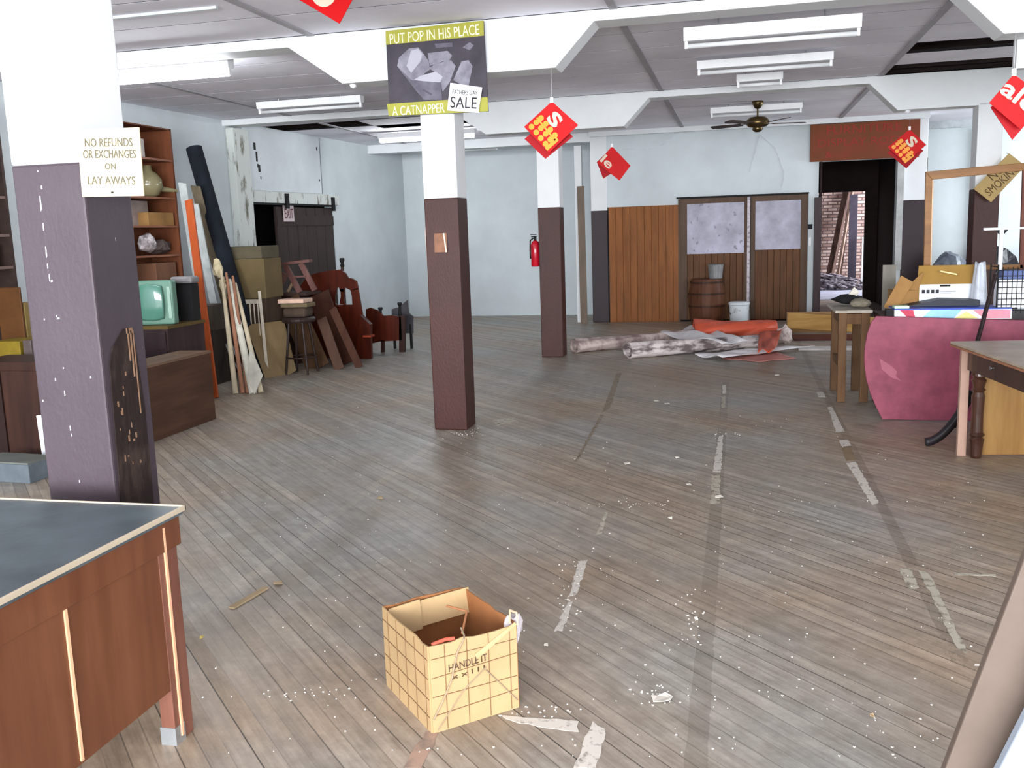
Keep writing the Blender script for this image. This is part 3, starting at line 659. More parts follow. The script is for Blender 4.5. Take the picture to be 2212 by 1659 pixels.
# ================================================================ LIGHT FITTINGS AND FAN
def fixture(x0, x1, Y, lit, label, drop=.03, hh=.075, tubes=1):
    cx = (x0+x1)/2; w = (x1-x0)/2
    t = thing('ceiling_light', label, 'light fixture', (cx, Y, H-drop), group='fluorescent strip lights')
    mb = MB(); mb.prism([(-w, -.06, 0), (-w, .06, 0), (-w, .045, -hh), (-w, -.045, -hh)], (2*w, 0, 0)); mb.build('housing', plastic_w, t, bevel=.003)
    for sx in (-1, 1): MB().box(sx*(w-.02)-.012, sx*(w-.02)+.012, -.02, .02, -hh-.055, -hh+.01).build('tube_socket', plastic_w, t)
    MB().cyl((-w+.03, 0, -hh-.035), (w-.03, 0, -hh-.035), .026 if lit else .019, n=14).build('tube', tube_on if lit else tube_off, t, smooth=True)
    if drop > .02:
        for s_ in (-1, 1): MB().cyl((s_*w*.6, 0, 0), (s_*w*.6, 0, drop), .006, n=8).build('hanger', chrome, t)
    return t
fixture(-.43, .9, 7.86, False, 'large unlit strip light nearest the top right', drop=.06, hh=.1)
fixture(-.40, .86, 9.62, False, 'unlit strip light with small stickers, second from the front on the right')
fixture(-.03, .45, 10.65, False, 'short unlit strip light just before the second beam')
fixture(-5.42, -4.13, 10.2, False, 'unlit strip light in the left aisle')
fixture(-.38, .82, 13.42, False, 'unlit strip light behind the ceiling fan')
fixture(-6.2, -4.27, 7.6, True, 'glowing strip light behind the nearest post', drop=.03, hh=.1)
fixture(-5.47, -3.9, 14.1, True, 'glowing strip light behind the middle post')
fixture(-5.0, -4.13, 16.4, False, 'unlit strip light nearest the left back corner')
def pt_lamp(x, y, z, p):
    l = bpy.data.lights.new('tube_glow', 'AREA'); l.shape = 'RECTANGLE'; l.size = 1.3; l.size_y = .05; l.energy = p; l.color = (.9, .96, 1)
    o = bpy.data.objects.new('tube_glow', l); C.objects.link(o); o.location = (x, y, z)
# small hooks and stickers on the beams
fan = thing('ceiling_fan', 'bronze ceiling fan with dark blades on a short rod', 'fan', (.24, 13.2, H))
brz = mat('antique_bronze', (96, 80, 52), .3, metal=.85, var=.2)
MB().lathe([(.07, 0), (.075, -.03), (.04, -.09), (.015, -.1)][::-1]).build('canopy', brz, fan, smooth=True)
MB().cyl((0, 0, -.09), (0, 0, -.2), .012).build('rod', brz, fan)
MB().lathe([(.03, -.4), (.06, -.38), (.07, -.36), (.06, -.34), (.12, -.33), (.15, -.3), (.15, -.25), (.11, -.21), (.03, -.2)]).build('motor_housing', brz, fan, smooth=True)
blade = wood('dark_blade_wood', (48, 34, 30), (70, 52, 44), 'x', .4)
for k in range(5):
    a = R(12+72*k); M_ = Matrix.Rotation(a, 4, 'Z') @ Matrix.Rotation(R(9), 4, 'X')
    mb = MB(); mb.prism([M_ @ Vector(p) for p in ((.2, -.05, -.3), (.2, .05, -.3), (.6, .07, -.3), (.64, .04, -.3), (.64, -.04, -.3), (.6, -.07, -.3))], (0, 0, .008)); b_ = mb.build('blade', blade, fan)
    mb = MB(); mb.bar(M_ @ Vector((.1, 0, -.29)), M_ @ Vector((.26, 0, -.297)), .03, .006); mb.build('blade_bracket', brz, b_)
for (x, z, y, lab) in ((-3.0, 2.79, 7.18, 'left'), (1.85, 2.79, 11.58, 'right')):
    o = MB().blob((x, y+.05, z), .03, .02, .02, .2, 1).build('beam_hook', plastic_w, loc=(x, y+.05, z)); tag(o, 'small white hook under the %s haunch beam' % ('middle post' if lab == 'left' else 'rear right'), 'hook')

# fire extinguisher on the second post
fe = thing('fire_extinguisher', 'red fire extinguisher hanging on the left side of a post', 'fire extinguisher', (XL0-.07, 11.72, 1.15))
redm = mat('extinguisher_red', (196, 20, 44), .3, coat=.5)
MB().lathe([(.05, 0), (.058, .01), (.058, .27), (.045, .31), (.02, .33)]).build('cylinder', redm, fe, smooth=True)
MB().cyl((0, 0, .33), (0, 0, .37), .018).box(-.05, .02, -.01, .01, .37, .385).box(-.06, .02, -.01, .01, .4, .41).build('valve', blackm, fe)
MB().tube([(-.02, 0, .36), (-.065, 0, .33), (-.07, 0, .2), (-.068, 0, .1)], .009).build('hose', blackm, fe)
MB().box(.0, .07, -.015, .015, .28, .3).build('bracket', blackm, fe)

# ================================================================ BACK CENTRE
br = thing('wooden_barrel', 'dark wooden barrel standing before the double doors', 'barrel', (-.49, 15.4, 0))
MB().lathe([(.24, 0), (.275, .15), (.29, .35), (.285, .55), (.25, .74), (.235, .75)], 28).build('staves', wood('barrel_wood', (73, 41, 27), (102, 64, 43), 'z', .5), br)
for z, r_ in ((.08, .262), (.3, .292), (.5, .291), (.68, .268)): MB().lathe([(r_, z), (r_+.004, z), (r_+.004, z+.03), (r_, z+.03)], 28).build('hoop', wood('hoop_dark', (49, 30, 21), (67, 43, 30)), br)
bk = thing('metal_bucket', 'small grey bucket on top of the barrel', 'bucket', (-.35, 15.38, .752))
MB().lathe([(.1, 0), (.105, .02), (.125, .22), (.13, .225), (.12, .225), (.11, .2)][:4]).build('body', mat('galvanised_dull', (138, 138, 138), .5, metal=.3), bk, smooth=False)
wb = thing('plastic_pail', 'white plastic pail with black smears standing by the barrel', 'bucket', (.02, 15.15, 0))
MB().lathe([(.13, 0), (.135, .02), (.155, .34), (.165, .35), (.165, .38), (.15, .39)]).build('body', mat('smeared_white_plastic', (214, 220, 224), .4, rgb2=(70, 68, 70), scale=5, thr=(.3, .4)), wb, smooth=False)
MB().tube([(-.16, 0, .36), (-.17, -.02, .25), (-.13, -.1, .2)], .005).build('handle', blackm, wb)
tag(MB().bar((-2.58, 15.9, 0), (-2.6, 15.93, 2.32), .12, .02, up=(0, 1, 0)).build('plank', wood('grey_brown_plank', (96, 82, 70), (120, 104, 90)), loc=(-2.58, 15.9, 0)), 'tall grey-brown plank standing left of the rear post', 'plank')
tag(MB().box(-2.72, -2.6, 16.05, 16.17, 0, 3.0).build('pipe_casing', whitecol, loc=(-2.66, 16.1, 0)), 'white boxed pipe casing behind the tall plank', 'pipe casing')

# rolled carpets and vinyl on the floor
vin = mat('crumpled_grey_white_vinyl', (214, 202, 200), .55, rgb2=(108, 94, 94), scale=5, thr=(.4, .56), bump=.4, bscale=14, stretch=(1, 1, 2.5))
def roll(name, p, q, r0, r1, mt, label, cat, inner=blackm, flat=.75, group=None):
    p, q = Vector(p), Vector(q); d = (q-p); L_ = d.length
    t = thing(name, label, cat, p, (0, 0, math.atan2(d.y, d.x)), group)
    ph = [random.uniform(0, 6) for _ in range(4)]
    def fn(i, j):
        a = 2*PI*i; r_ = (r0+(r1-r0)*j)*(1+.1*math.sin(3*a+ph[0]+6*j)+.05*math.sin(7*a+ph[1]+15*j))
        z = r_*flat*(math.sin(a))+(r0+(r1-r0)*j)*flat*1.0
        return (j*L_, r_*math.cos(a), max(.003, z))
    MB().grid(fn, 36, 30, True).build('outer_sheet', mt, t, smooth=True, solid=.006)
    def fs(i, j):
        a = 2*PI*i*2.2; r_ = r0*(.85-.55*i); return (.012+j*L_*.97, r_*math.cos(a), max(.006, r_*flat*math.sin(a)+r0*flat))
    MB().grid(fs, 50, 3).build('inner_spiral', mt, t, smooth=True, solid=.004)
    return t
roll('vinyl_roll', (-1.33, 11.5, 0), (.3, 12.5, 0), .125, .1, vin, 'grey-white flooring roll with open crumpled end, front of the pile', 'roll')
roll('vinyl_roll', (-2.08, 12.0, 0), (-.5, 13.3, 0), .12, .1, mat('faded_pinkish_vinyl', (196, 178, 172), .6, rgb2=(122, 100, 98), scale=6, thr=(.36, .6), bump=.4, bscale=14), 'pinkish grey flooring roll starting beside the second post', 'roll')
roll('vinyl_roll', (-.6, 13.3, .0), (.52, 13.45, .0), .23, .2, mat('orange_red_vinyl', (196, 84, 58), .45, var=.12, scale=3), 'orange-red vinyl roll on the floor pile', 'roll', flat=.62)
def sheet(name, pts, mt, label, cat, z=.01, wob=.012, t=.003):
    P = [PZ(x, y, z) for x, y in pts]; c = sum(P, Vector())/len(P)
    a, b, cc, d = P
    ph = random.uniform(0, 6)
    def fn(i, j):
        v = a.lerp(b, i).lerp(d.lerp(cc, i), j); return (v.x, v.y, z+wob*(1+math.sin(9*i+ph)*math.cos(7*j+ph)))
    o = MB().grid(fn, 14, 10).build(name, mt, smooth=True, solid=t, loc=Vector((c.x, c.y, 0))); tag(o, label, cat); return o
sheet('vinyl_sheet', [(1500, 772), (1640, 758), (1760, 752), (1560, 778)], mat('white_vinyl_sheet', (224, 220, 222), .5, var=.06), 'white vinyl sheet lying before the rolls', 'flooring sheet', .02, .03)
sheet('vinyl_sheet', [(1425, 728), (1510, 712), (1620, 745), (1560, 752)], mat('white_vinyl_sheet', (224, 220, 222), .5), 'white vinyl sheet between the orange and the grey rolls', 'flooring sheet', .1, .05)
sheet('vinyl_sheet', [(1560, 775), (1660, 755), (1720, 775), (1640, 782)], mat('pink_vinyl_sheet', (196, 130, 120), .5, var=.08), 'pale pink vinyl scrap flat on the floor before the rolls', 'flooring sheet', .004, .003)
sheet('vinyl_sheet', [(1640, 722), (1690, 716), (1672, 764), (1636, 764)], mat('orange_red_vinyl', (196, 84, 58), .45), 'orange tongue of vinyl hanging over the white sheet', 'flooring sheet', .15, .03)
tag(MB().blob((.62, 12.9, .12), .1, .12, .12, .25, 2).build('crumpled_wrap', mat('crumpled_white', (214, 196, 190), .7, var=.2, scale=20, bump=.4), loc=(.62, 12.9, 0)), 'crumpled white wrapping at the end of the orange roll', 'wrapping')
tag(MB().box(.75, 1.95, 13.2, 13.7, .0, .03).build('board', wood('maroon_board', (70, 30, 26), (98, 44, 36), 'x'), loc=(1.3, 13.4, 0)), 'dark maroon board flat on the floor behind the trestle stool', 'board')
tag(MB().bar((.7, 13.95, .2), (2.0, 13.8, .13), .26, .02, up=(0, -.8, .6)).build('board', wood('yellow_board', (160, 118, 62), (200, 160, 98), 'x'), loc=(1.3, 13.9, 0)), 'yellowish board leaning on the floor pile behind the trestle stool', 'board')
tag(MB().box(.7, 1.4, 14.2, 14.26, 0, .3).build('board', wood('tan_edge_board', (140, 104, 62), (180, 140, 96), 'x'), loc=(1.05, 14.2, 0)), 'narrow tan board on edge behind the yellow one', 'board')
tag(MB().box(.75, 2.1, 12.2, 12.45, 0, .02).build('board', mat('white_strip_board', (206, 200, 196), .6), loc=(1.3, 12.3, 0)), 'thin white board flat on the floor left of the trestle stool', 'board')

# ================================================================ RIGHT SIDE
st = thing('trestle_stool', 'tall rustic wooden stool with a worn white top beside the maroon table leaf', 'stool', (.87, 8.62, 0))
sw_ = wood('rustic_leg', (85, 59, 37), (121, 91, 65), 'z', .7)
MB().box(-.04, .27, -.04, .74, .80, .825).build('seat', mat('dusty_white_top', (186, 180, 170), .7, rgb2=(140, 130, 116), scale=8), st, bevel=.003)
for x, y in ((.03, .03), (.03, .66), (.22, .03), (.22, .66)): MB().box(x-.035, x+.035, y-.03, y+.03, 0, .8).build('leg', sw_, st, bevel=.006)
MB().box(.06, .19, .01, .04, .7, .79).box(.06, .19, .65, .68, .7, .79).box(.01, .04, .06, .63, .7, .79).build('rail', sw_, st)
MB().box(.01, .04, .06, .63, .3, .36).build('stretcher', sw_, st)
tag(MB().blob((.98, 9.05, .885), .13, .14, .05, .2, 2).build('cloth_bundle', mat('black_cloth', (24, 22, 24), .9, var=.3), loc=(.98, 9.05, .83)), 'dark crumpled cloth on the rustic stool', 'cloth')
tag(MB().blob((1.06, 8.8, .87), .09, .12, .045, .06, 2).build('cloth_bundle', mat('khaki_cloth', (128, 120, 104), .9, var=.12), loc=(1.06, 8.8, .83)), 'khaki cloth bundle right of the dark cloth on the stool', 'cloth')
tag(MB().prism([(.98, 9.0, .93), (1.03, 9.0, 1.0), (1.08, 9.02, .95), (1.05, 8.98, .92)], (.0, .03, 0)).build('paper_scrap', paper_w, loc=(1.03, 9.0, .9)), 'grey crumpled paper sticking up from the dark cloth', 'paper')

# maroon round leaf of a tipped table
rt = thing('tabletop_leaf', 'large maroon round-ended table top standing on its edge', 'table top', (1.55, 7.85, 0))
pts = [(1906, 906), (1893, 880), (1880, 850), (1871, 818), (1867, 785), (1868, 752), (1873, 722), (1882, 697), (1893, 683), (1960, 685), (2060, 688), (2280, 694), (2300, 760), (2290, 850), (2220, 912), (2100, 913), (2000, 912)]
W3 = [PY(x, y, 7.85) for x, y in pts]
for w in W3: w.z = max(0.005, w.z)
MB().prism([w-Vector((1.55, 7.85, 0)) for w in W3], (0, .03, 0)).build('leaf', mat('scuffed_maroon_laminate', (146, 68, 88), .55, rgb2=(112, 48, 66), scale=6, thr=(.3, .7)), rt, bevel=.004)
MB().prism([PY(x, y, 7.849)-Vector((1.55, 7.85, 0)) for x, y in ((1900, 775), (1925, 790), (1938, 803), (1935, 812), (1948, 824), (1925, 815), (1905, 798))], (0, .002, 0)).build('scuff', mat('pale_scuff', (160, 90, 106), .6, var=.08), rt)
MB().box(-.35, .9, .03, .09, .02, .12).box(-.45, .9, .03, .09, .7, .77).build('underframe', wood('dark_underframe', (34, 24, 22), (56, 40, 34)), rt)
ct = thing('crowded_table', 'dark table behind the maroon leaf, carrying boxes', 'table', (1.17, 7.98, 0))
MB().box(0, 1.5, .0, .83, .77, .80).build('tabletop', wood('dark_top', (40, 28, 26), (62, 46, 40), 'x'), ct)
for x, y in ((.04, .48), (.04, .76), (1.44, .48), (1.44, .76)): MB().box(x-.03, x+.03, y-.03, y+.03, 0, .77).build('leg', wood('dark_underframe', (34, 24, 22), (56, 40, 34)), ct)
ZT = .80
tag(MB().box(1.165, 1.215, 8.0, 8.1, ZT, .88).build('black_tin', blackm, loc=(1.19, 8.05, ZT)), 'small black box left of the colourful game box', 'box')
cb = thing('game_box', 'long flat box printed in pink, yellow and light blue on the crowded table', 'box', (1.225, 7.99, ZT))
MB().box(0, .86, 0, .3, 0, .075).build('box_body', mat('white_box_print', (230, 220, 225), .5, var=.02), cb)
def cpx(x, y): v = PY(x, y, 7.99); return Vector((v.x-1.2, -.002, v.z-ZT))
MB().box(0, .86, -.001, .3, .075, .085).build('blue_rim', mat('blue_rim', (22, 60, 170), .4), cb)
MB().prism([(.04, -.002, .075), (.11, -.002, .004), (.16, -.002, .004), (.14, -.002, .075)], (0, .002, 0)).build('red_print', mat('crimson_print', (190, 50, 80), .5), cb)
MB().prism([(.2, -.002, .004), (.27, -.002, .075), (.5, -.002, .075), (.44, -.002, .004)], (0, .002, 0)).build('blue_print', mat('sky_print', (140, 190, 214), .5, var=.1), cb)
MB().prism([(.45, -.002, .004), (.53, -.002, .06), (.62, -.002, .004)], (0, .002, 0)).build('yellow_print', mat('pale_yellow_print', (228, 216, 130), .5), cb)
MB().prism([(.58, -.002, .07), (.66, -.002, .004), (.85, -.002, .004), (.85, -.002, .07)], (0, .002, 0)).build('pink_print', mat('rose_print', (222, 140, 156), .5, var=.1), cb)
tag(MB().box(1.23, 1.34, 8.02, 8.14, .886, .905).build('green_pamphlet', mat('mint_paper', (200, 234, 200), .6, var=.03), loc=(1.28, 8.08, .886)), 'pale green pad on the left end of the game box', 'pad')
tag(MB().prism([(1.34, 8.2, .886), (1.9, 8.2, .886), (1.9, 8.2, .93), (1.62, 8.2, .94)], (0, .2, 0)).build('black_folder', mat('navy_black', (24, 30, 44), .5), loc=(1.6, 8.2, .886)), 'dark folder wedged under the white file box', 'folder')
fb = thing('file_box', 'white file box with an opened tan lid on the crowded table', 'box', (1.48, 8.42, ZT))
MB().box(0, .46, 0, .3, 0, .25).build('box_body', mat('white_printed_box', (222, 228, 236), .6, var=.03), fb)
MB().prism([(-.02, -.01, .25), (.47, -.01, .25), (.5, .06, .40), (-.0, .06, .40)], (0, .006, .004)).build('lid_flap', mat('tan_flap', (151, 117, 57), .8, var=.05), fb)
MB().prism([(.0, -.006, 0), (.0, -.001, .25), (-.02, -.006, .25), (-.02, -.006, 0)], (0, .3, 0)).build('tan_side', mat('tan_flap', (178, 138, 68), .8), fb)
MB().box(.16, .24, -.004, 0, .23, .245).build('handle_slot', blackm, fb)
mb = MB()
for k in range(4): mb.box(.02+k*.036, .045+k*.036, -.003, 0, .175, .205)
mb.build('printed_symbols', bl, fb); MB().box(.16, .28, -.003, 0, .185, .19).box(.16, .25, -.003, 0, .172, .175).build('printed_lines', mat('grey_print', (150, 156, 170), .6), fb)
MB().box(.31, .4, -.004, 0, .1, .155).build('paper_label', plastic_w, fb)
tag(MB().bar((1.63, 8.39, 1.16), (1.76, 8.405, 1.13), .03, .012).build('paper_strip', mat('cream_strip', (232, 206, 150), .6), loc=(1.7, 8.4, 1.14)), 'torn cream strip of tape on the tan box lid', 'tape')
kb = thing('cardboard_carton', 'brown cardboard carton with raised flap left of the white file box', 'box', (1.27, 8.4, ZT))
MB().box(0, .2, 0, .26, 0, .2).build('carton_body', cardb, kb)
MB().prism([(-.07, -.01, .07), (.0, -.01, .0), (.16, -.01, .27), (.06, -.01, .33)], (0, .006, 0)).build('flap', mat('brighter_card', (150, 112, 66), .85, var=.08), kb)
MB().prism([(.06, .0, .2), (.2, .0, .2), (.24, .02, .36), (.1, .02, .22)], (0, .006, 0)).build('flap', cardb, kb)
tag(MB().bar((1.3, 8.78, .0), (1.3, 8.84, 1.2), .11, .03, up=(0, 1, 0)).build('board', wood('grey_offcut', (96, 92, 84), (124, 118, 108)), loc=(1.3, 8.8, 0)), 'short grey board standing behind the cardboard carton', 'board')
# wooden frame
fr = thing('picture_frame', 'large empty wooden picture frame standing on the crowded table', 'frame', (1.46, 8.76, ZT))
frm = wood('golden_frame_wood', (116, 80, 48), (150, 108, 66), 'x', .45)
def fq(x, y): v = PY(x, y, 8.76); return Vector((v.x-1.46, 0, v.z-ZT))
def fpoly(pts, nm, mt=frm): MB().prism([fq(*p) for p in pts], (0, .035, 0)).build(nm, mt, fr, bevel=.004)
fpoly([(2000, 371), (2240, 349), (2240, 366), (2014, 388)], 'top_rail')
fpoly([(2000, 371), (2014, 388), (2009, 650), (1994, 650)], 'left_stile')
fpoly([(2210, 366), (2224, 366), (2214, 650), (2200, 650)], 'right_stile', wood('reddish_stile', (92, 52, 44), (120, 74, 60)))
fpoly([(2003, 575), (2210, 571), (2210, 580), (2003, 588)], 'bottom_rail')
fpoly([(2014, 388), (2017, 390), (2012, 578), (2009, 578)], 'pale_inner_edge', mat('pale_bevel', (226, 186, 156), .6))
# no smoking card
sm = thing('cardboard_sign', 'tilted tan NO SMOKING card hanging behind the wooden frame', 'sign', tuple(PY(2158, 384, 11.45)))
c0 = PY(2158, 384, 11.45)
MB().prism([PY(x, y, 11.45)-c0 for x, y in ((2103, 408), (2180, 331), (2215, 358), (2141, 437))], (0, .008, 0)).build('card', mat('tan_sign_card', (176, 150, 100), .8, var=.08), sm)
inkb = mat('brown_ink', (92, 68, 44), .8)
text('NO', face_cam(-.03, .06, -.002, R(43)), .1, inkb, sm, wfit=.17, hfit=.1)
text('SMOKING', face_cam(.03, -.03, -.002, R(43)), .1, inkb, sm, wfit=.4, hfit=.09)
MB().tube([(.1, .05, .25), (.1, .14, .27)], .004).build('nail', chrome, sm)
# white T rack, wire rack, fabric bag, cane
tr = thing('display_stand', 'white T-shaped display stand rising behind the wire rack', 'stand', (2.14, 8.62, ZT))
MB().cyl((0, 0, .0), (0, 0, .68), .018).build('post', plastic_w, tr); MB().cyl((0, 0, 0), (0, 0, .01), .09).build('base', plastic_w, tr)
MB().box(-.14, .25, -.02, .02, .68, .7).build('crossbar', plastic_w, tr, bevel=.003); MB().prism([(-.05, 0, .68), (.05, 0, .68), (.0, 0, .62)], (0, .01, 0)).build('gusset', blackm, tr)
wr = thing('wire_rack', 'black wire rack with white sleeves at the right edge', 'rack', (1.9, 8.02, .0))
mb = MB()
for k in range(7): mb.cyl((.0+k*.035, 0, .84), (.0+k*.035, 0, 1.2), .003, n=6)
for k in range(8): mb.cyl((0, 0, .86+k*.045), (.45, 0, .86+k*.045), .003, n=6)
for x in (0, .45): mb.cyl((x, 0, ZT+.002), (x, 0, 1.22), .006, n=8); mb.cyl((x, .22, ZT+.002), (x, .22, 1.22), .006, n=8); mb.cyl((x, 0, 1.2), (x, .22, 1.2), .005, n=6); mb.cyl((x, 0, .86), (x, .22, .86), .005, n=6)
mb.build('wire_frame', blackm, wr)
wr.location = (1.98, 8.02, 0)
tag(MB().box(2.0, 2.4, 8.06, 8.2, .88, 1.1).build('paper_stack', plastic_w, loc=(2.2, 8.1, .88)), 'white packets held in the wire rack', 'packets')
tag(MB().box(2.03, 2.4, 8.05, 8.2, 1.105, 1.17).build('blue_packet', mat('dull_blue', (86, 104, 160), .5), loc=(2.2, 8.1, 1.1)), 'blue packet on top of the white packets in the wire rack', 'packets')
def bag(i, j):
    a = 2*PI*i; r_ = .05+.05*j+.008*math.sin(5*a); return (1.93+r_*math.cos(a)*.7, 8.36+r_*math.sin(a)*.8+.0, .88+.34*(1-j)+.012*math.sin(3*a)*(1-j))
tag(MB().grid(bag, 24, 10, True).build('plastic_bag', mat('milky_plastic', (190, 196, 206), .3, var=.1, scale=9), smooth=True, solid=.002, loc=(1.93, 8.36, .86)), 'milky plastic bag squeezed between file box and wire rack', 'bag')
beam_thing('dark_stick', (1.62, 7.6, .0), (1.905, 7.78, 1.16), .03, .02, mat('dark_stick', (38, 26, 28), .5), 'thin dark stick leaning across the maroon table top', 'stick')
cn = MB(); cn.grid(lambda i, j: (Vector((1.30, 6.95, 0)).lerp(Vector((1.6, 7.02, .0)), j)+Vector((.0, (i-.5)*.05, .03+.32*j*j+.04*(1-abs(2*i-1))*j))), 6, 12)
tag(cn.build('rocker_foot', mat('black_rubber', (34, 30, 34), .5), smooth=True, solid=.05, loc=(1.3, 6.95, 0)), 'curved dark furniture foot left of the turned-leg table', 'furniture foot')
# turned leg table
TA = R(7)
tt = thing('turned_leg_table', 'wooden table with turned dark leg and pale plywood end, right edge', 'table', (1.42, 6.88, 0), TA)
MB().box(0, 1.1, -1.35, 0, .74, .757).build('tabletop', mat('worn_table_top', (176, 160, 140), .35, rgb2=(144, 126, 106), scale=5), tt, bevel=.003)
MB().box(.0, 1.1, -1.35, 0, .725, .739).build('top_edge', wood('red_edge', (132, 84, 62), (168, 118, 88), 'x'), tt)
dk = wood('dark_walnut', (44, 26, 20), (74, 46, 34), 'z', .35, coat=.3)
MB().box(.05, .08, -1.25, -.2, .59, .725).box(.1, 1.0, -.17, -.14, .59, .725).build('apron', dk, tt)
def tleg(x, y):
    t_ = Matrix.Translation((x, y, 0))
    prof = [(.022, 0), (.03, .02), (.034, .1), (.038, .13), (.028, .145), (.04, .16), (.03, .18), (.028, .3), (.032, .42), (.026, .45), (.034, .465), (.026, .48), (.03, .5), (.036, .53), (.026, .545), (.036, .56), (.034, .58)]
    prof = [(a_*1.3, z_) for a_, z_ in prof]; mb = MB(); mb.lathe(prof, 18, M=t_); mb.box(x-.04, x+.04, y-.04, y+.04, .58, .725); return mb
for x, y in ((.105, -.26), (.105, -1.22), (.98, -.26), (.98, -1.22)): tleg(x, y).build('leg', dk, tt)
MB().box(.14, .95, -.21, -.2, .01, .6).build('plywood_panel', wood('golden_plywood', (120, 84, 41), (146, 112, 64), 'z', .4), tt)
MB().bar((.035, -.19, 0), (.045, -.16, .72), .055, .03, up=(0, 1, 0)).build('side_batten', mat('pale_pink_batten', (166, 134, 118), .6, var=.06), tt)
MB().cyl((.04, -.6, .66), (.048, -.6, .66), .012).build('screw', chrome, tt)

# boards leaning in the front right corner
for (pts, Y, mt, lab) in (
    ([(.36, 0), (.66, 1.1), (.98, 1.04), (.68, 0)], 2.1, mat('brown_grey_board', (96, 83, 74), .6, var=.06), 'brownish grey board leaning in the front right corner, rearmost'),
    ([(.395, 0), (.78, 1.06), (1.02, 1.0), (.64, 0)], 2.02, mat('blue_white_board', (142, 152, 164), .5, var=.04), 'bluish white board leaning over the brownish one, front right'),
    ([(.435, 0), (.88, .98), (1.08, .9), (.65, 0)], 1.96, mat('cream_board', (206, 190, 160), .5, var=.04), 'cream board leaning nearest in the front right corner')):
    o = MB().prism([(x, Y, z) for x, z in pts], (0, .03, 0)).build('leaning_board', mt, loc=(.6, Y, 0), bevel=.004); tag(o, lab, 'board')

# things beyond the frame, right aisle
bgt = thing('low_bench', 'small low bench in the right rear aisle', 'bench', (3.9, 14.4, 0))
MB().box(-.4, .4, -.2, .2, .72, .76).build('seat', wood('dim_bench', (96, 84, 74), (140, 128, 116), 'x'), bgt); [MB().box(x-.03, x+.03, -.15, .15, 0, .72).build('leg', wood('dim_bench', (96, 84, 74), (140, 128, 116), 'x'), bgt) for x in (-.3, .3)]
tag(MB().blob((3.0, 14.8, .55), .3, .28, .55, .08, 3).build('rubbish_bag', mat('clear_grey_plastic', (126, 134, 146), .2, rgb2=(70, 76, 88), scale=7, bump=.6, bscale=12), loc=(3.0, 14.8, 0)), 'grey translucent rubbish bag standing in the right rear aisle', 'bag')
tag(MB().blob((3.75, 15.6, .5), .45, .4, .62, .12, 3).build('rubbish_bag', mat('black_plastic_bag', (22, 22, 30), .25, bump=.6, bscale=12), loc=(3.75, 15.6, 0)), 'black rubbish bag behind the low bench', 'bag')
tag(MB().blob((4.75, 15.6, .6), .5, .4, .62, .12, 3).build('rubbish_bag', mat('black_plastic_bag', (22, 22, 30), .25), loc=(4.75, 15.6, 0)), 'black rubbish bag right of the rear post, seen through the frame', 'bag')
struct(MB().box(2.95, 3.1, 17.3, 17.5, 1.8, 2.6).build('trim_45', wood('brown_cabinet_bit', (60, 46, 30), (84, 66, 44))), 'brown box on the back wall seen through the frame')
struct(MB().box(3.86, 4.04, 17.38, 17.5, 0, 3.0).box(3.0, 4.0, 17.42, 17.5, 3.08, H).build('trim_46', mat('painted_shade_grey', (186, 192, 196), .7)), 'grey boards put in for the shade around the lit rear wall')  # added boards whose grey stands for shade on the rear wall

# ================================================================ LEFT SIDE
# bookcase on the left wall
shw = wood('orange_shelf_wood', (91, 50, 32), (112, 65, 41), 'z', .5)
bc = thing('bookcase', 'tall orange-brown open bookcase against the left wall', 'bookcase', (lwx(9.4)+.06, 9.91, 0))
bcx = -6.4-(lwx(9.4)+.06)
SZ = [.1, .6, 1.02, 1.47, 1.8, 2.12, 2.55, 2.88]
MB().box(0, bcx, -.03, 0, 0, 2.9).build('side_panel', shw, bc); MB().box(0, bcx, -1.27, -1.24, 0, 2.9).build('side_panel', shw, bc)
MB().box(0, .012, -1.25, -.03, 0, 2.9).build('back_panel', shw, bc)
MB().box(0, bcx, -1.25, 0, 2.885, 2.9).build('top_panel', shw, bc)
for z in SZ[:-1]: MB().box(.01, bcx, -1.24, -.03, z-.022, z).build('shelf', wood('orange_shelf_board', (112, 67, 48), (152, 105, 83), 'y', .5), bc)
BX = lwx(9.4)+.06
def on_shelf(name, y0, y1, z, h, mt, label, cat, x0=-6.7, x1=-6.42): return tag(MB().box(x0, x1, y0, y1, z+.001, z+h).build(name, mt, loc=((x0+x1)/2, (y0+y1)/2, z), bevel=.004), label, cat)
vz = thing('ceramic_vase', 'large olive glazed vase on the bookcase, second shelf from the top', 'vase', (-6.56, 9.62, 2.121))
MB().lathe([(.06, 0), (.11, .03), (.155, .12), (.15, .2), (.1, .27), (.05, .3), (.045, .36)]).build('body', mat('olive_glaze', (132, 124, 92), .25, coat=.5), vz, smooth=True)
MB().cyl((.06, .13, .1), (.16, .3, .08), .035, .02).build('spout', mat('olive_glaze', (132, 124, 92), .25), vz)
on_shelf('white_pitcher', 9.3, 9.4, 2.55, .2, mat('dim_white', (170, 162, 156), .5), 'dusty white can on the top shelf of the bookcase', 'can')
on_shelf('grey_box', 9.25, 9.55, 1.8, .28, mat('grey_taupe', (142, 126, 120), .7), 'tall taupe box on the bookcase behind the cardboard carton', 'box', -6.75, -6.55)
on_shelf('cardboard_carton', 9.35, 9.84, 1.8, .15, cardb, 'small cardboard carton on the bookcase middle shelf', 'box')
tag(MB().blob((-6.5, 9.4, 1.61), .09, .1, .125, .2, 2).build('cloth_bundle', mat('silvery_plastic', (196, 188, 190), .5, rgb2=(110, 100, 100), scale=14, thr=(.4, .6)), loc=(-6.5, 9.2, 1.47)), 'silvery plastic bundle on the lower bookcase shelf', 'bundle')
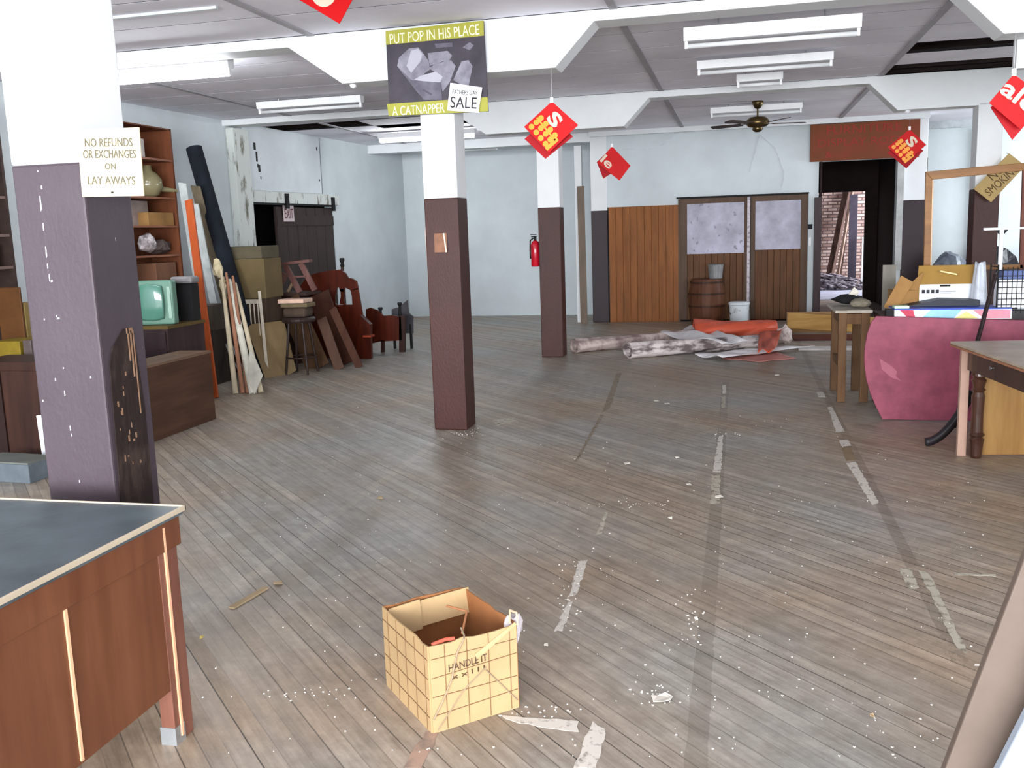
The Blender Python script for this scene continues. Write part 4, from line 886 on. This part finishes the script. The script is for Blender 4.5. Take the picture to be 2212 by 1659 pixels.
tag(MB().blob((-6.53, 9.66, 1.565), .09, .19, .08, .25, 2).build('cloth_bundle', mat('grey_rags', (110, 96, 90), .9, rgb2=(60, 50, 50), scale=14), loc=(-6.52, 9.55, 1.47)), 'pile of grey rags on the lower bookcase shelf', 'bundle')
on_shelf('brown_box', 9.4, 9.8, 1.02, .36, wood('dim_brown_box', (98, 66, 50), (120, 84, 62)), 'dull brown box behind the green television', 'box')

# second shelving behind the near post with clutter
sb = thing('dark_shelving', 'dark brown shelving behind the nearest post on the left', 'shelving', (-6.98, 7.35, 0))
dkw = wood('dim_brown_shelf', (43, 32, 29), (61, 47, 43), 'y', .6)
MB().box(.02, .5, -.03, 0, 0, 2.9).box(.02, .5, -2.4, -2.37, 0, 2.9).box(.0, .02, -2.4, 0, 0, 2.9).build('carcass', dkw, sb)
for z in (.6, 1.1, 1.44, 1.73, 2.07, 2.5, 2.88): MB().box(.02, .5, -2.37, -.03, z-.025, z).build('shelf', wood('dusty_shelf', (90, 73, 69), (112, 94, 88), 'y'), sb)
for (y0, y1, z, h, c_, nm, lab, cat) in ((6.7, 7.1, 2.07, .14, (70, 104, 108), 'teal_bowl', 'teal bowl on the dark shelving', 'bowl'), (6.6, 7.2, 1.73, .2, (100, 90, 90), 'grey_box', 'grey box low on the dark shelving', 'box'), (6.5, 7.2, 2.5, .25, (120, 40, 60), 'dark_red_book', 'dark red book bundle on the dark shelving', 'books'), (6.6, 7.2, 1.44, .2, (92, 74, 70), 'brown_box', 'brown box on the dark shelving under the grey one', 'box')):
    on_shelf(nm, y0, y1, z, h, mat(nm, c_, .5), lab, cat, -6.9, -6.55)
wk = thing('low_workbench', 'low dark bench piled with boxes behind the nearest post', 'bench', (-6.35, 6.35, 0))
MB().box(0, .72, 0, .5, .55, .6).build('bench_top', dkw, wk)
for x, y in ((.05, .05), (.67, .05), (.05, .45), (.67, .45)): MB().box(x-.03, x+.03, y-.03, y+.03, 0, .55).build('leg', dkw, wk)
def px_box(name, x0, y0, x1, y1, Y, dep, mt, label, cat, z0):
    a = PY(x0, y0, Y); b = PY(x1, y1, Y); o = MB().box(a.x, b.x, Y, Y+dep, z0, max(z0+.03, a.z)).build(name, mt, loc=((a.x+b.x)/2, Y+dep/2, z0), bevel=.004); return tag(o, label, cat)
px_box('yellow_crate', -20, 738, 48, 790, 6.4, .3, mat('yellow_plastic', (127, 107, 28), .5), 'yellow box on the low bench left of the near post', 'box', .6)
px_box('tan_carton', 18, 655, 60, 725, 6.75, .1, mat('tan_card', (120, 100, 56), .8), 'tan carton upright behind the yellow box', 'box', .6)
px_box('glass_jar', 48, 735, 72, 790, 6.4, .1, mat('dim_glass', (96, 84, 82), .2), 'dull glass jar right of the yellow box', 'jar', .601)
px_box('orange_tray', -10, 622, 44, 645, 6.72, .02, mat('orange_tray', (84, 50, 16), .6), 'orange-brown tray behind the tan carton', 'tray', .6)
tag(MB().blob((-5.95, 6.5, .865), .07, .06, .04, .1, 2).build('white_cup', mat('dim_white_cup', (160, 156, 148), .4), loc=(-5.95, 6.5, .83)), 'dusty white cups on the yellow box', 'cup') if False else None
cl = thing('wood_cabinet', 'dark wooden cabinet standing left of the near post', 'cabinet', (-5.62, 5.8, 0))
cw = wood('dark_red_cabinet', (40, 23, 19), (64, 39, 30), 'z', .5)
MB().box(0, .64, 0, .4, 0.04, .74).build('carcass', cw, cl); MB().box(-.02, .66, -.01, .42, .74, .765).build('cabinet_top', cw, cl)
MB().box(.28, .62, -.015, 0, .08, .7).build('door', cw, cl); MB().box(.02, .26, -.015, 0, .08, .7).build('door', wood('darker_door', (34, 22, 20), (50, 34, 30)), cl)
MB().box(.0, .64, .0, .4, 0, .04).build('plinth', blackm, cl)
# grey drawer box on the floor
gb = thing('metal_box', 'shallow blue-grey metal box on the floor left of the near post', 'box', (-4.72, 5.25, 0), R(-4))
gm = mat('blue_grey_metal', (104, 114, 122), .6, rgb2=(84, 92, 98), scale=6)
MB().box(-.5, 0, 0, .27, 0, .13).build('body', gm, gb, bevel=.004); MB().box(-.49, -.01, .01, .26, .13, .14).build('lid', mat('dusty_grey_lid', (112, 116, 110), .8, var=.1), gb)
tag(MB().box(-4.83, -4.76, 5.72, 5.74, .2, .46).build('white_panel', mat('bright_white_card', (240, 242, 248), .5, var=0), loc=(-4.8, 5.73, .2)), 'bright white card leaning beside the near post', 'card') if False else None
tag(MB().bar((-4.93, 5.72, 0), (-4.97, 5.75, .38), .14, .012, up=(0, 1, 0)).build('white_card', mat('bright_white_card', (240, 242, 248), .5, var=0), loc=(-4.93, 5.72, 0)), 'bright white card standing on the floor beside the near post', 'card')
# wood crate behind the near post with plywood side
cr = thing('plywood_cabinet', 'low brown plywood cabinet right of the near post', 'cabinet', (-4.63, 5.7, 0))
MB().box(-.31, 0, 0, 1.78, 0, .61).build('carcass', wood('brown_plywood', (60, 38, 27), (84, 57, 41), 'y', .55), cr, bevel=.004)
MB().box(-.315, .006, -.01, 1.785, .61, .63).build('top_edge', wood('worn_edge', (89, 67, 52), (120, 94, 76), 'y'), cr)
dr = thing('dark_dresser', 'dark red dresser carrying the green television', 'dresser', (-5.85, 7.75, 0))
ddm = wood('dark_plum_wood', (40, 27, 28), (60, 43, 43), 'z', .5)
MB().box(0, .62, 0, .62, 0, .8).build('carcass', ddm, dr); MB().box(-.02, .64, -.02, .62, .8, .83).build('dresser_top', wood('mustard_top', (70, 56, 27), (94, 76, 38), 'x'), dr)
for k in range(2): d_ = MB().box(.32, .6, -.015, 0, .42+.19*k, .59+.19*k).build('drawer', wood('plum_drawer', (37, 28, 30), (49, 37, 40)), dr)
MB().box(.02, .28, -.015, 0, .05, .76).build('door', wood('brown_stile', (98, 72, 50), (120, 92, 66)), dr)
tv = thing('television', 'old mint-green television with a bulging screen on the dark dresser', 'television', (-5.43, 7.86, .832), R(10))
mint = mat('mint_casing', (96, 132, 116), .4, var=.04)
MB().box(-.2, .2, -.02, .1, 0, .42).build('casing', mint, tv, bevel=.02)
MB().prism([(-.17, .1, .04), (.17, .1, .04), (.1, .34, .1), (-.1, .34, .1)], (0, 0, .28)).build('rear_housing', blackm, tv)
def scr(i, j):
    x = (i-.5)*2; z = (j-.5)*2; k = max(0, 1-(abs(x)**3*.5+abs(z)**3*.5)); s_ = (1-.12*z*z), (1-.12*x*x)
    return (x*.14*s_[0]-.015, -.022-.05*k**.5, z*.175*s_[1]+.215)
MB().grid(scr, 16, 16).build('screen', mat('mint_screen_glass', (80, 126, 110), .15, var=.03, coat=.5), tv, smooth=True, solid=.002)
MB().box(.155, .185, -.03, -.02, .06, .36).build('control_strip', mat('mint_strip', (145, 174, 160), .4), tv)
tag(MB().box(-5.42, -5.24, 8.22, 8.35, .832, 1.2).build('shadow_block', blackm, loc=(-5.19, 8.2, .83)), 'black block standing in for the shadow right of the television', 'box')  # black block put where only shadow lies beside the television
tag(MB().box(-5.46, -5.22, 8.2, 8.35, 1.203, 1.27).build('white_bundle', mat('dusty_white_cloth', (127, 124, 125), .8, var=.15), loc=(-5.17, 8.15, 1.22), bevel=.02), 'grey-white folded cloth on the black shadow block', 'cloth')
# orange board and friends leaning
def lean(name, p, q, w, t, mt, label, cat, up=(0, 1, 0)): p = Vector(p); o = MB().bar(p, q, w, t, up=up).build(name, mt, loc=p, bevel=.003); return tag(o, label, cat)
def aim(x0, y0, x1, y1, Y1, Y0=None):
    a = PZ(x0, y0) if Y0 is None else PY(x0, y0, Y0); return a, PY(x1, y1, Y1)
p, q = aim(464, 860, 408, 432, 9.1); lean('orange_board', p, q, .09, .025, wood('orange_plank', (142, 61, 28), (166, 78, 37), 'z', .45), 'long bright orange-brown board leaning on the left wall', 'board')
p, q = aim(462, 800, 394, 395, 9.6); lean('white_board', (p.x-.1, p.y+.1, 0), q, .1, .02, mat('chalky_white', (186, 192, 192), .7), 'white board leaning behind the orange one', 'board')
p, q = aim(490, 800, 420, 440, 9.7); lean('white_board', p, q, .1, .02, mat('chalky_white', (186, 192, 192), .7), 'white board leaning right of the orange one', 'board')
p, q = aim(520, 780, 422, 402, 9.95); lean('grey_board', p, q, .12, .02, wood('grey_brown_board', (110, 98, 80), (140, 128, 108)), 'grey-brown board leaning beside the dark carpet roll', 'board')
p, q = Vector((-5.55, 9.95, .0)), PY(419, 320, 10.3); q.x = max(q.x, lwx(10.3)+.12)
tag(MB().cyl(p+Vector((0, 0, .02)), q, .095, n=20).build('carpet_roll', mat('navy_black_carpet', (20, 26, 34), .95, var=.2, bump=.4), loc=p, smooth=False), 'dark navy carpet roll leaning high on the left wall', 'carpet roll')
# big carton
gc = thing('large_carton', 'large olive-brown cardboard carton stacked beside the pilaster', 'box', (-6.15, 10.25, 0))
olive = mat('olive_card', (109, 93, 62), .85, var=.1, scale=3); olive2 = mat('olive_card_dim', (91, 83, 65), .85, var=.1)
MB().box(0, .62, 0, .45, .9, 1.38).build('carton_body', olive, gc, bevel=.01); MB().box(0, .6, .0, .45, 1.38, 1.53).build('upper_flaps', olive2, gc, bevel=.01)
MB().box(.03, .6, .02, .43, 0, .9).build('lower_carton', wood('dim_under', (60, 48, 40), (88, 72, 58)), gc)
# ladder-back white chair part
wc = thing('spindle_chair_back', 'white spindle chair back leaning behind the tan table leaf', 'chair back', (-5.62, 10.0, 0), R(-6))
wcm = mat('aged_white_paint', (190, 180, 164), .6, var=.12, scale=12)
for x in (-.2, .12): MB().bar((x+.14, -.12, .0), (x-.04, .1, 1.0), .034, .025).build('back_post', wcm, wc)
MB().bar((-.22, .08, .88), (.1, .08, .88), .05, .015, up=(0, 1, 0)).build('top_rail', wcm, wc)
for k in range(5): MB().cyl((-.1+k*.055, -.01, .45), (-.16+k*.055, .08, .87), .008, n=8).build('spindle', wcm, wc)
# tan table leaf
p0, p1 = PZ(572, 818), PZ(641, 806)
p0.z = p1.z = 0
tq = PY(532, 702, p0.y+.12); tq2 = PY(612, 693, p1.y+.08)
ed = (p1-p0).normalized(); upv = (tq-p0); 
pts = [p0, p0.lerp(p1, .8), p1+upv*.05, p1+upv*.12, p1.lerp(tq2, .5), tq2-(tq2-p1)*.0, tq2, tq+(tq2-tq)*.12, tq-(upv*.06), p0.lerp(tq, .5)]
o = MB().prism(pts, (.0, .02, .004)).build('table_leaf', mat('tan_leaf', (132, 110, 77), .55, rgb2=(114, 95, 65), scale=5, stretch=(1, 1, .4)), loc=p0, bevel=.003); tag(o, 'tan rounded table leaf leaning against the clutter', 'table leaf')
lean('board', (-5.05, 10.55, 0), (-5.5, 10.75, .85), .32, .02, wood('brown_panel', (65, 44, 29), (84, 61, 42)), 'tall brown panel leaning behind the tan table leaf', 'board')
lean('board', (-4.85, 10.85, 0), (-5.2, 11.0, .9), .3, .02, wood('red_brown_panel', (48, 24, 16), (68, 36, 25)), 'dark reddish panel leaning right of the brown one', 'board')
# bundle of paper rolls
bd = thing('paper_bundle', 'bundle of white and tan paper rolls splayed beside the orange board', 'paper rolls', (-5.13, 8.85, 0))
for k, (fx, fy, tx_, ty_, w, c_) in enumerate(((.0, -.1, -.42, .45, .07, (190, 176, 150)), (.07, -.05, -.36, .45, .06, (150, 104, 80)), (.15, -.05, -.3, .48, .06, (140, 98, 76)), (.24, -.08, -.36, .5, .1, (200, 196, 182)), (.3, .0, -.3, .52, .07, (190, 186, 170)), (.12, .05, -.38, .55, .09, (178, 164, 132)))):
    p = Vector((fx*.8-.03, fy, .0)); q = Vector((tx_+.04, ty_-.05, 1.3-.04*k)); mb = MB(); mb.cyl(p, p.lerp(q, .6), w*.42, w*.34, 12); mb.cyl(p.lerp(q, .6), q, w*.34, w*.22, 12)
    mb.build('paper_roll', mat('paper_roll_%d' % c_[0], c_, .8, var=.1, scale=8), bd)
mb = MB(); mb.blob((-.42, .4, 1.3), .05, .05, .1, .35, 2); mb.blob((-.36, .38, 1.12), .04, .04, .1, .35, 2); mb.build('crumpled_end', mat('crumpled_cream', (200, 186, 152), .8, bump=.5), bd)
MB().prism([(.2, -.12, 0.0), (.3, -.1, .2), (.16, -.06, .5), (.12, -.1, .2)], (0, .006, 0)).build('torn_sheet', mat('grey_white_paper', (186, 182, 170), .8), bd)
for k, (x, l) in enumerate(((-5.47, 0), (-5.4, .08))):
    tag(MB().tube([(x+.1, 9.45, .01), (x-.06, 9.5, .12), (x-.2, 9.55, .32), (x-.3, 9.6, .52+l)], .008, 8).build('plastic_pipe', mat('grey_pipe', (150, 150, 146), .5), loc=(x+.1, 9.45, 0)), ['thin grey pipe right of the paper rolls, nearer one', 'thin grey pipe right of the paper rolls, farther one'][k], 'pipe')
tag(MB().box(-6.1, -5.72, 9.3, 9.75, 0, .62).build('dark_crate', wood('murky_crate', (36, 29, 25), (56, 46, 39)), loc=(-5.6, 9.5, 0)), 'murky wooden crate behind the paper rolls', 'crate')
tag(MB().box(-6.1, -5.68, 9.3, 9.6, .62, .9).build('dark_crate', wood('murky_crate2', (49, 42, 36), (72, 63, 54)), loc=(-5.6, 9.45, .62)), 'smaller grey-brown crate stacked on the murky one', 'crate')
lean('pale_board', (-6.0, 9.29, .91), (-5.3, 9.29, .905), .08, .02, wood('pale_offcut', (130, 116, 96), (160, 146, 124), 'x'), 'short pale offcut lying on the stacked crates', 'board', up=(0, 0, 1)) if False else None
# bar stool with stuff
bs = thing('bar_stool', 'dark round bar stool with foot ring in the left clutter', 'stool', (-5.1, 10.2, 0))
sdm = wood('dark_stool', (32, 22, 20), (52, 38, 35), 'z', .45)
MB().lathe([(.19, .62), (.2, .64), (.2, .66), (.18, .68)], 24).build('seat', sdm, bs)
for k in range(4):
    a = R(45+90*k); MB().cyl((.2*math.cos(a), .2*math.sin(a), 0), (.12*math.cos(a), .12*math.sin(a), .63), .014, .016, 10).build('leg', sdm, bs)
mb = MB(); mb.tube([(.175*math.cos(2*PI*k/24), .175*math.sin(2*PI*k/24), .2) for k in range(25)], .01); mb.build('foot_ring', sdm, bs)
tag(MB().box(-5.25, -4.95, 10.08, 10.32, .681, .8).build('dark_bag', mat('dark_brown_cloth', (70, 56, 46), .9, var=.2), loc=(-5.1, 10.2, .68), bevel=.04), 'dark brown cushion lying on the bar stool', 'cushion')
tag(MB().box(-5.26, -4.92, 10.07, 10.31, .80, .85).build('dark_bag', mat('khaki_folder', (104, 90, 66), .8), loc=(-5.1, 10.2, .8), bevel=.01), 'khaki folder on the dark brown cushion', 'folder')
tag(MB().box(-5.28, -4.95, 10.05, 10.3, .852, .9).build('paper_ream', mat('pale_pinkish_pages', (206, 172, 152), .7), loc=(-5.12, 10.17, .85), bevel=.006), 'pale stack of pages topmost on the bar stool', 'papers')
# upturned small table/plant stand
us = thing('upturned_stand', 'small pinkish wooden stand tipped on top of the clutter', 'stand', (-5.42, 10.85, .92), (0, 0, 0))
pw = wood('pinkish_wood', (89, 57, 52), (121, 86, 80), 'z', .5)
MB().bar((-.3, 0, .36), (.2, 0, .40), .1, .035, up=(0, 0, 1)).build('top_slat', pw, us)
MB().bar((-.16, 0, .35), (.03, -.02, .0), .07, .03, up=(0, 1, 0)).build('leg', pw, us); MB().bar((.06, 0, .37), (.22, .02, .02), .07, .03, up=(0, 1, 0)).build('leg', pw, us)
MB().bar((-.05, 0, .2), (.12, 0, .2), .05, .02, up=(0, 0, 1)).build('cross_rail', pw, us)
sbx = thing('dark_sideboard', 'dark wooden sideboard under the tipped stand', 'sideboard', (-6.3, 11.0, 0))
MB().box(0, .8, 0, .4, 0, .88).build('carcass', wood('dim_sideboard', (34, 21, 16), (52, 33, 25)), sbx); MB().box(-.02, .95, -.05, .42, .88, .92).build('sideboard_top', wood('sideboard_top', (60, 43, 39), (81, 61, 55), 'x'), sbx)
us.location = (-5.5, 11.05, .92)
tag(MB().bar((-5.85, 11.1, .922), (-5.7, 11.12, 1.16), .09, .02, up=(0, 1, 0)).build('offcut', pw, loc=(-5.85, 11.1, .92)), 'short offcut standing left of the tipped stand', 'offcut')
tag(MB().bar((-5.7, 11.15, .922), (-5.6, 11.18, 1.1), .03, .02, up=(0, 1, 0)).build('offcut', wood('tan_stick_wood', (150, 124, 96), (180, 150, 120)), loc=(-5.7, 11.15, .92)), 'thin pale stick right of the short offcut', 'offcut')
lean('plank', (-4.55, 10.65, 0), (-4.95, 10.85, .72), .1, .02, wood('wood_slat_brown', (65, 39, 29), (87, 57, 44)), 'brown plank leaning right of the bar stool', 'board')
lean('plank', (-4.75, 10.5, 0), (-5.0, 10.62, .62), .13, .02, wood('wood_slat_pale', (79, 56, 46), (100, 74, 61)), 'paler plank leaning behind the bar stool legs', 'board')
# bed headboard, carved
hbd = thing('bed_headboard', 'large carved red-brown headboard with two cutouts', 'headboard', (-4.7, 11.43, 0), 0)
Yh = 11.5
def hq(x, y): v = PY(x, y, Yh); return Vector((v.x+4.7, Yh-11.43, v.z))
outline = [(800, 776), (803, 700), (783, 680), (776, 640), (770, 608), (762, 602), (752, 600), (746, 590), (735, 580), (715, 584), (690, 588), (665, 596), (640, 625), (615, 660), (600, 700), (600, 800)]
# cutouts are left as gaps between an upper arch, a middle and side pieces
def slab(pts, nm, mt=redwood, t=.03, dy=0): MB().prism([hq(*p)+Vector((0, dy, 0)) for p in pts], (0, t, 0)).build(nm, mt, hbd)
slab([(600, 800), (600, 700), (615, 665), (640, 628), (665, 596), (690, 588), (715, 584), (728, 583), (728, 622), (724, 640), (724, 655), (727, 659), (727, 780)], 'left_panel')
slab([(728, 583), (735, 582), (746, 590), (752, 600), (762, 602), (770, 608), (774, 625), (757, 627), (745, 621), (743, 630), (735, 630), (732, 621), (728, 622)], 'crest')
slab([(735, 624), (743, 624), (742, 640), (745, 658), (733, 658), (736, 640)], 'splat')
slab([(757, 627), (773, 622), (777, 645), (783, 680), (803, 700), (802, 776), (727, 782), (727, 659), (761, 658), (760, 640)], 'right_panel')
MB().prism([hq(782, 680), hq(803, 700), hq(806, 776), hq(770, 777)], (0, -.06, 0)).build('front_bracket', redwood, hbd)
MB().box(-.06, .05, -.12, .02, .3, .325).build('ledge', mat('orange_red_edge', (150, 60, 34), .35), hbd)
pst = hq(737, 590); MB().cyl((pst.x, .12, 0), (pst.x, .12, 1.22), .022).build('post', wood('post_dark', (40, 20, 16), (59, 32, 24)), hbd)
MB().lathe([(.015, 0), (.03, .03), (.018, .06), (.034, .1), (.03, .13)], M=Matrix.Translation((pst.x, .12, 1.2))).build('finial', blackm, hbd)
slab([(600, 800), (730, 786), (800, 776), (800, 764), (730, 772), (600, 786)], 'bottom_rail', wood('purplish_rail', (84, 50, 50), (112, 74, 72), 'x'), .03, -.04)
ft = thing('bed_footboard', 'lower red-brown footboard behind the big headboard', 'footboard', (-4.46, 12.1, 0))
def gq(x, y): v = PY(x, y, 12.1); return Vector((v.x+4.46, 0, v.z))
MB().prism([gq(*p) for p in ((790, 745), (790, 668), (800, 665), (815, 670), (828, 682), (850, 681), (866, 685), (868, 735), (820, 738))], (0, .03, 0)).build('panel', redwood, ft)
for (x0, x1, yt, yb) in ((862, 874, 682, 762), (823, 829, 735, 762)): MB().prism([gq(x0, yt), gq(x1, yt), gq(x1, yb), gq(x0, yb)], (0, .05, 0)).build('post', wood('post_dark', (60, 26, 22), (88, 44, 38)), ft)
for (x, y, h) in ((821, 686, .16), (863, 682, .2)):
    g_ = gq(x, y); MB().lathe([(.02, 0), (.03, .04), (.02, .08), (.018, h-.05), (.034, h-.02), (.03, h)], M=Matrix.Translation((g_.x, .03, g_.z-.02))).build('finial', blackm, ft)
rb = thing('grey_bed_end', 'dark grey bed end behind the footboard', 'bed end', (-4.4, 12.5, 0))
def kq(x, y): v = PY(x, y, 12.5); return Vector((v.x+4.4, 0, v.z))
MB().prism([kq(*p) for p in ((846, 720), (846, 668), (860, 664), (868, 658), (880, 648), (882, 676), (892, 684), (892, 720))], (0, .03, 0)).build('panel', mat('dark_grey_metal', (66, 64, 70), .5), rb)
for x in (850, 886): a = kq(x, 700); MB().cyl((a.x, .015, 0), (a.x, .015, a.z), .02).build('leg', blackm, rb)

# ================================================================ TAPE, SCRAPS AND DEBRIS ON THE FLOOR
tapem = mat('peeling_masking_tape', (178, 172, 156), .7, rgb2=(120, 110, 96), scale=18, thr=(.35, .5))
tapew = mat('bright_torn_tape', (204, 198, 188), .7, rgb2=(140, 132, 122), scale=25, thr=(.34, .46))
def tape(pts, mt, label, z=.0012):
    P = [PZ(x, y) for x, y in pts]
    out = []
    for a, b in zip(P, P[1:]+P[:1]):
        n = max(2, int((b-a).length/.03))
        for k in range(n):
            v = a.lerp(b, k/n); out.append(Vector((v.x+random.uniform(-.005, .005), v.y+random.uniform(-.006, .006), 0.0005)))
    c = sum(P, Vector())/len(P); c.z = 0
    o = MB().prism(out, (0, 0, z)).build('floor_tape', mt, loc=c); tag(o, label, 'tape', 'torn tape remnants stuck to the floorboards')
T = [([(1764, 847), (1778, 846), (1784, 858), (1768, 858)], tapew, 'small tape square nearest the rustic stool'),
 ([(1788, 880), (1797, 878), (1824, 932), (1806, 934)], tapew, 'bright tape strip just below the small tape square'),
 ([(1812, 950), (1832, 950), (1838, 962), (1818, 964)], tapew, 'short bright tape piece above the long brown strip'),
 ([(1818, 968), (1838, 967), (1848, 994), (1828, 996)], mat('brown_tape', (134, 116, 90), .6, var=.08), 'brown tape section in the right tape line'),
 ([(1828, 1000), (1848, 998), (1899, 1086), (1884, 1092)], tapew, 'flaking tape strip below the brown tape section'),
 ([(1942, 1228), (1966, 1228), (1986, 1270), (1964, 1274)], tapem, 'pale tape patch left of the long right strip'),
 ([(1984, 1232), (2008, 1240), (2090, 1412), (2066, 1400)], tapem, 'longest pale tape strip at the lower right'),
 ([(1560, 832), (1568, 832), (1569, 850), (1561, 850)], tapew, 'tiny tape scrap in the far middle of the floor'),
 ([(1559, 856), (1568, 856), (1566, 880), (1558, 880)], tapem, 'second tiny tape scrap below the far one'),
 ([(1552, 944), (1562, 940), (1557, 1020), (1540, 1020)], tapew, 'upper strip of the middle tape line'),
 ([(1538, 1026), (1556, 1026), (1555, 1086), (1534, 1088)], tapem, 'brownish strip of the middle tape line'),
 ([(1250, 1212), (1270, 1210), (1245, 1285), (1228, 1290)], tapew, 'upper broken tape strip right of the box'),
 ([(1228, 1302), (1240, 1298), (1214, 1362), (1196, 1364)], tapew, 'lower broken tape strip right of the box'),
 ([(1308, 1106), (1314, 1106), (1300, 1152), (1286, 1156)], tapem, 'short faint tape strip above the broken ones'),
 ([(1084, 1545), (1130, 1550), (1180, 1553), (1250, 1560), (1248, 1580), (1180, 1572), (1100, 1558)], tapew, 'bright torn sideways strip by the box corner'),
 ([(1278, 1560), (1308, 1575), (1290, 1659), (1238, 1659)], tapew, 'bright torn strip at the bottom edge, centre'),
 ([(1332, 806), (1342, 806), (1318, 880), (1300, 892)], mat('dusty_tape', (142, 130, 112), .8, rgb2=(112, 100, 88), scale=18, thr=(.35, .55)), 'faint dusty tape line behind the middle of the floor'),
 ([(1298, 896), (1304, 896), (1246, 998), (1240, 998)], mat('dusty_tape', (142, 130, 112), .8), 'thin dusty tape line continuing toward the front'),
 ([(2058, 1238), (2150, 1240), (2150, 1245), (2060, 1242)], tapem, 'thin sideways tape strip right of the longest one'),
 ([(2105, 1434), (2166, 1438), (2166, 1443), (2105, 1438)], mat('white_sliver', (232, 228, 220), .6), 'bright white sliver near the leaning boards'),
 ([(1065, 908), (1110, 902), (1118, 908), (1072, 920)], tapem, 'pale splinter on the floor right of the middle post'),
 ([(920, 1582), (950, 1584), (910, 1659), (870, 1659)], mat('pinkish_worn_patch', (168, 140, 122), .7, rgb2=(120, 108, 98), scale=10, thr=(.35, .55)), 'pinkish worn strip below the box')]
for pts, mt, lab in T: tape(pts, mt, lab)
# torn scraps that stand up a little
def scrap(x, y, w, label, rot=0, mt=paper_w, h=.012):
    p = PZ(x, y); mb = MB(); n = 7
    V = []
    for k in range(n):
        a = 2*PI*k/n+rot; r_ = w*random.uniform(.35, .6); r_ *= .55; V.append((p.x+r_*math.cos(a)*1.2, p.y+r_*math.sin(a), .001+h*abs(math.sin(a*1.5))))
    mb.prism(V, (0, 0, .002)); o = mb.build('paper_scrap', mt, loc=(p.x, p.y, 0)); tag(o, label, 'paper scrap', 'paper scraps scattered on the floor')
tanp = mat('tan_scrap', (170, 148, 116), .8, var=.1)
for x, y, w, lab, mt in ((1354, 1003, .07, 'crumpled pale scrap in the upper middle of the floor', paper_w), (1554, 1076, .09, 'curled tape scrap at the foot of the middle tape line', paper_w), (1463, 991, .05, 'small oblong scrap left of the middle tape line', paper_w), (1488, 1050, .05, 'pale scrap below the small oblong one', paper_w), (1441, 874, .09, 'white slip in the far middle of the floor', paper_w), (1418, 868, .07, 'crumpled scrap left of the far white slip', paper_w), (1448, 1122, .04, 'small scrap mid floor, lone', paper_w), (1430, 1512, .12, 'torn grey-white scrap at the lower centre right', paper_w), (1678, 812, .08, 'pale scrap near the floor pile', paper_w), (600, 1264, .07, 'torn tan scrap on the left floor', tanp), (436, 1380, .03, 'yellowish scrap beside the desk leg', mat('yellow_scrap', (190, 170, 90), .8)), (822, 1078, .06, 'tan splinter left of the middle', tanp), (1884, 1551, .03, 'dark edged scrap at the lower right', tanp), (2148, 1503, .03, 'white fleck near the corner boards', paper_w), (1504, 1340, .03, 'pale crumb right of the broken tape', paper_w), (1180, 1398, .03, 'pale crumb right of the box', paper_w), (1768, 640, .03, '', None)):
    if mt is None: continue
    scrap(x, y, w, lab, random.uniform(0, 3), mt)
# long tan splinter on the left floor
p = PZ(500, 1316); q = PZ(575, 1272); tag(MB().bar(p+Vector((0, 0, .006)), q+Vector((0, 0, .006)), .03, .008).build('wood_splinter', tanp, loc=p), 'long tan splinter of board on the left floor', 'splinter')
mb = MB()
for _ in range(420):
    x = random.uniform(430, 2150); y = 820+(1640-820)*random.random()**.8
    if 820 < x < 1130 and 1260 < y < 1590: continue
    if x < 700 and random.random() < .6: continue
    p = PZ(x, y)
    if p.x < -2 and p.y < 4: continue
    if p.x > 1.1 and p.y > 6: continue
    s_ = random.uniform(.0015, .005); a = random.uniform(0, PI)
    mb.prism([(p.x+s_*math.cos(a+k*2.1)*random.uniform(.6, 1.3), p.y+s_*math.sin(a+k*2.1), .0005) for k in range(3)], (0, 0, .003))
# denser chips around the box and along the tape lines
for cx_, cy_, sx_, sy_, n_ in ((1150, 1535, 120, 14, 26), (1420, 1500, 60, 20, 30), (1490, 1340, 20, 60, 22), (1230, 1290, 25, 70, 30), (1010, 935, 40, 6, 25), (650, 1500, 120, 12, 25), (850, 1330, 20, 30, 12), (1560, 940, 30, 8, 14), (1350, 1090, 120, 8, 30)):
    for _ in range(n_):
        p = PZ(random.gauss(cx_, sx_/1.7), random.gauss(cy_, sy_/1.7)); s_ = random.uniform(.0015, .0055); a = random.uniform(0, PI)
        mb.prism([(p.x+s_*math.cos(a+k*2.1), p.y+s_*math.sin(a+k*2.1)*.8, .0005) for k in range(3)], (0, 0, .003))
tag(mb.build('paint_flakes', mat('white_flake', (226, 224, 216), .7, var=.03)), 'white paint and plaster flakes sprinkled over the floorboards', 'debris', kind='stuff')
